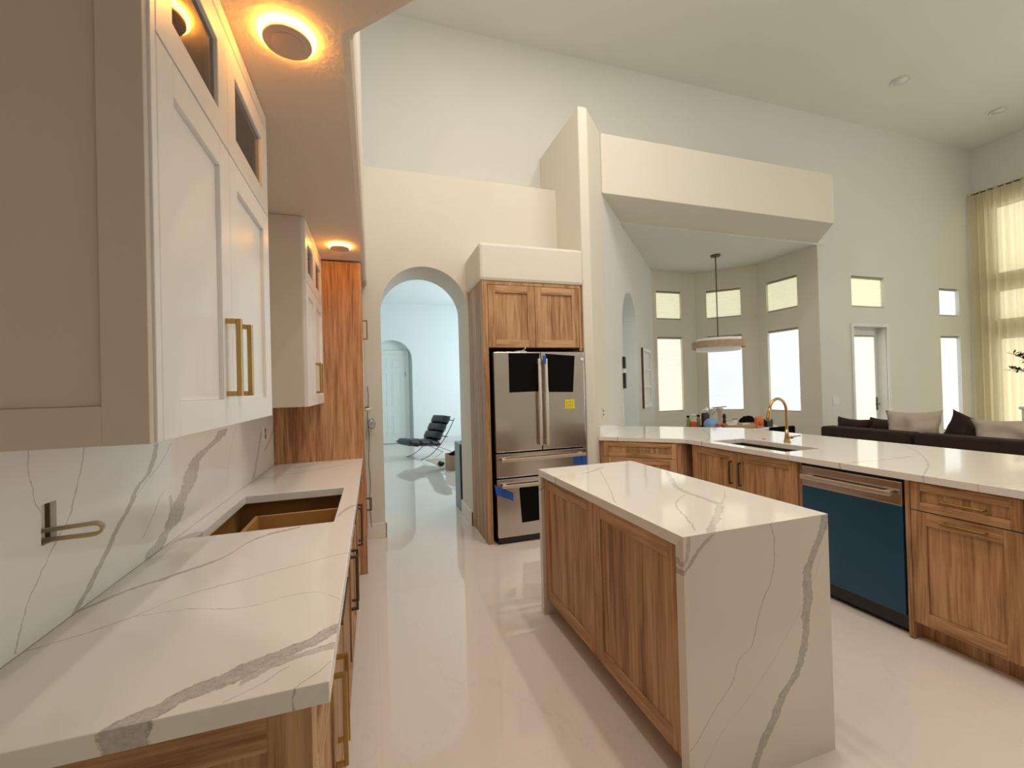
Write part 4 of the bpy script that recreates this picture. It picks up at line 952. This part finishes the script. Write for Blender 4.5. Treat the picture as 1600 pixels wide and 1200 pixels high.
cx0, cx1, cy0, cy1 = 8.12, 8.57, 2.2, 3.30
MB().box(cx0+.02, cx1, cy0+.02, cy1-.02, 0, .98).build('body', M['trimw'], t, .004)
MB().box(cx0, cx1+.01, cy0, cy1, .981, 1.015).build('top', M['trimw'], t, .006)
for z0 in (.08, .39, .70):
    d = MB().box(cx0+.001, cx0+.0195, cy0+.06, cy1-.06, z0, z0+.27).build('drawer', M['trimw'], t, .006)
    MB().lathe([(.014, 0), (.014, .02)], (cx0-.01, (cy0+cy1)/2, z0+.13), 12).build('knob', M['chrome'], d)
t = thing('potted_plant', (8.32, 2.95, 1.017), 'dark leafy branches of a plant standing on the chest at the right edge', 'plant')
MB().lathe([(.0, 0), (.07, 0), (.09, .18), (.08, .18), (.06, .02), (.0, .02)], (8.32, 2.95, 1.017), 20).build('pot', M['trimw'], t)
rl = random.Random(11); st = MB(); lv = MB()
for bq in range(7):
    tip = Vector((8.32+rl.uniform(-.1, .1), 2.95+rl.uniform(-.40, .42), 1.5+rl.uniform(.05, .42))); a0 = Vector((8.32, 2.95, 1.1))
    if bq == 0: tip = Vector((8.2, 3.36, 1.72))
    if bq == 1: tip = Vector((8.25, 3.40, 1.52))
    P = [a0.lerp(tip, k/8)+Z*.10*math.sin(PI*k/8) for k in range(9)]; st.tube(P, .005, 6)
    for k in range(3, 9):
        for q in range(9):
            b0 = P[k]; dv = Vector((rl.uniform(-1, 1), rl.uniform(-1, 1), rl.uniform(-.5, .9))).normalized(); sd = dv.cross(Z).normalized()*.015; L_ = rl.uniform(.06, .10)
            lv.add([b0, b0+dv*L_*.5+sd, b0+dv*L_, b0+dv*L_*.5-sd, b0+dv*L_*.5+Z*.005], [(0, 1, 4), (1, 2, 4), (2, 3, 4), (3, 0, 4)])
st.build('stems', M['bronze'], t); lv.build('leaves', M['leaf'], t)

# ================================================================== ENTRY HALL
t = thing('lounge_chair', (1.12, 9.45, 0), 'black tufted leather lounge chair with crossed dark metal legs in the hall', 'chair')
C0 = Vector((1.12, 9.45, 0)); RZ = Matrix.Rotation(math.radians(24), 3, 'Z')
def TC(mb): mb.v = [C0+RZ@v for v in mb.v]; return mb
def slab(x0, z0, x1, z1, th, wd, parts, name):
    d = Vector((x1-x0, 0, z1-z0)); L_ = d.length; d.normalize(); up = Vector((0, 1, 0)).cross(d)*-1
    if up.z < 0: up = -up
    R_ = Matrix((d, Vector((0, 1, 0)), up)).transposed(); m_ = MB()
    for k in range(parts):
        c = Vector((x0, 0, z0))+d*(L_*(k+.5)/parts); m_.cushion(c, (L_/parts*1.03, wd, th), R_, 8, .22, seed=0)
    TC(m_).build(name, M['leather'], t)
slab(-.60, .375, .14, .285, .15, .66, 3, 'seat_cushion')
slab(.08, .36, .38, .86, .19, .66, 3, 'backrest_cushion')
for s_ in (-.30, .30):
    q = []
    for i in range(15):
        u = i/14; x = .50-.86*u+.10*math.sin(PI*u)*0; z = .80*(1-u)**1.75; q.append((x+.03*math.sin(PI*u), s_, z+.006))
    TC(MB().tube(q, .013, 8, flat=.5)).build('frame_bar', M['chrome'], t)
    q = [(-.50+1.06*u, s_, .29-.02*u-.27*max(0, u-.35)**1.2/.65**1.2+.006) for u in [i/12 for i in range(13)]]
    TC(MB().tube(q, .013, 8, flat=.5)).build('frame_bar', M['chrome'], t)
for x_, z_ in ((.47, .76), (.30, .42), (-.42, .285)): TC(MB().tube([(x_, -.31, z_), (x_, .31, z_)], .010, 8)).build('cross_bar', M['chrome'], t)
t = thing('storage_cabinet', (1.15, 5.17, 0), 'low grey-blue cabinet with a black front just inside the arch', 'cabinet')
MB().box(.958, 1.36, 5.012, 5.33, 0, .797).build('body', M['greyblue'], t, .003)
MB().box(.962, 1.356, 4.992, 5.0115, .01, .79).build('front', M['black'], t, .002)
MB().cushion((1.02, 5.08, .818), (.07, .06, .04), n=6, wr=.01).solo('small_item', M['bluebag'], 'tiny blue and purple item lying on the low grey-blue cabinet', 'item')
kp = [(1.02, 9.0), (1.12, 8.3), (1.22, 7.55), (1.55, 7.45), (1.95, 8.0), (1.95, 9.0), (1.5, 9.05)]
MB().prism(kp, .0005, .004).solo('kraft_sheet', M['kraft'], 'tan kraft paper sheet lying on the hall floor under the cardboard box', 'paper sheet')
t = thing('cardboard_box', (1.45, 7.75, .004), 'open brown cardboard box on the kraft paper behind the low cabinet', 'box')
m_ = MB().ext([(1.27, 7.55), (1.66, 7.6), (1.62, 7.95), (1.24, 7.90)], [[(1.28, 7.56), (1.65, 7.61), (1.61, 7.94), (1.25, 7.89)]], .005, .27, lambda a, b, d: (a, b, d)); m_.prism([(1.28, 7.56), (1.65, 7.61), (1.61, 7.94), (1.25, 7.89)], .005, .01)
m_.build('box_walls', M['card'], t)
MB().cushion((1.45, 7.76, .24), (.30, .26, .18), n=8, wr=.03, seed=4).solo('dark_bundle', M['rubber'], 'dark bundle poking out of the top of the cardboard box', 'bundle')
MB().cushion((1.19, 8.1, .045), (.13, .10, .08), n=8, wr=.04, seed=7, puff=.7).solo('small_tool', M['black'], 'small black lump lying on the kraft paper left of the box', 'tool')
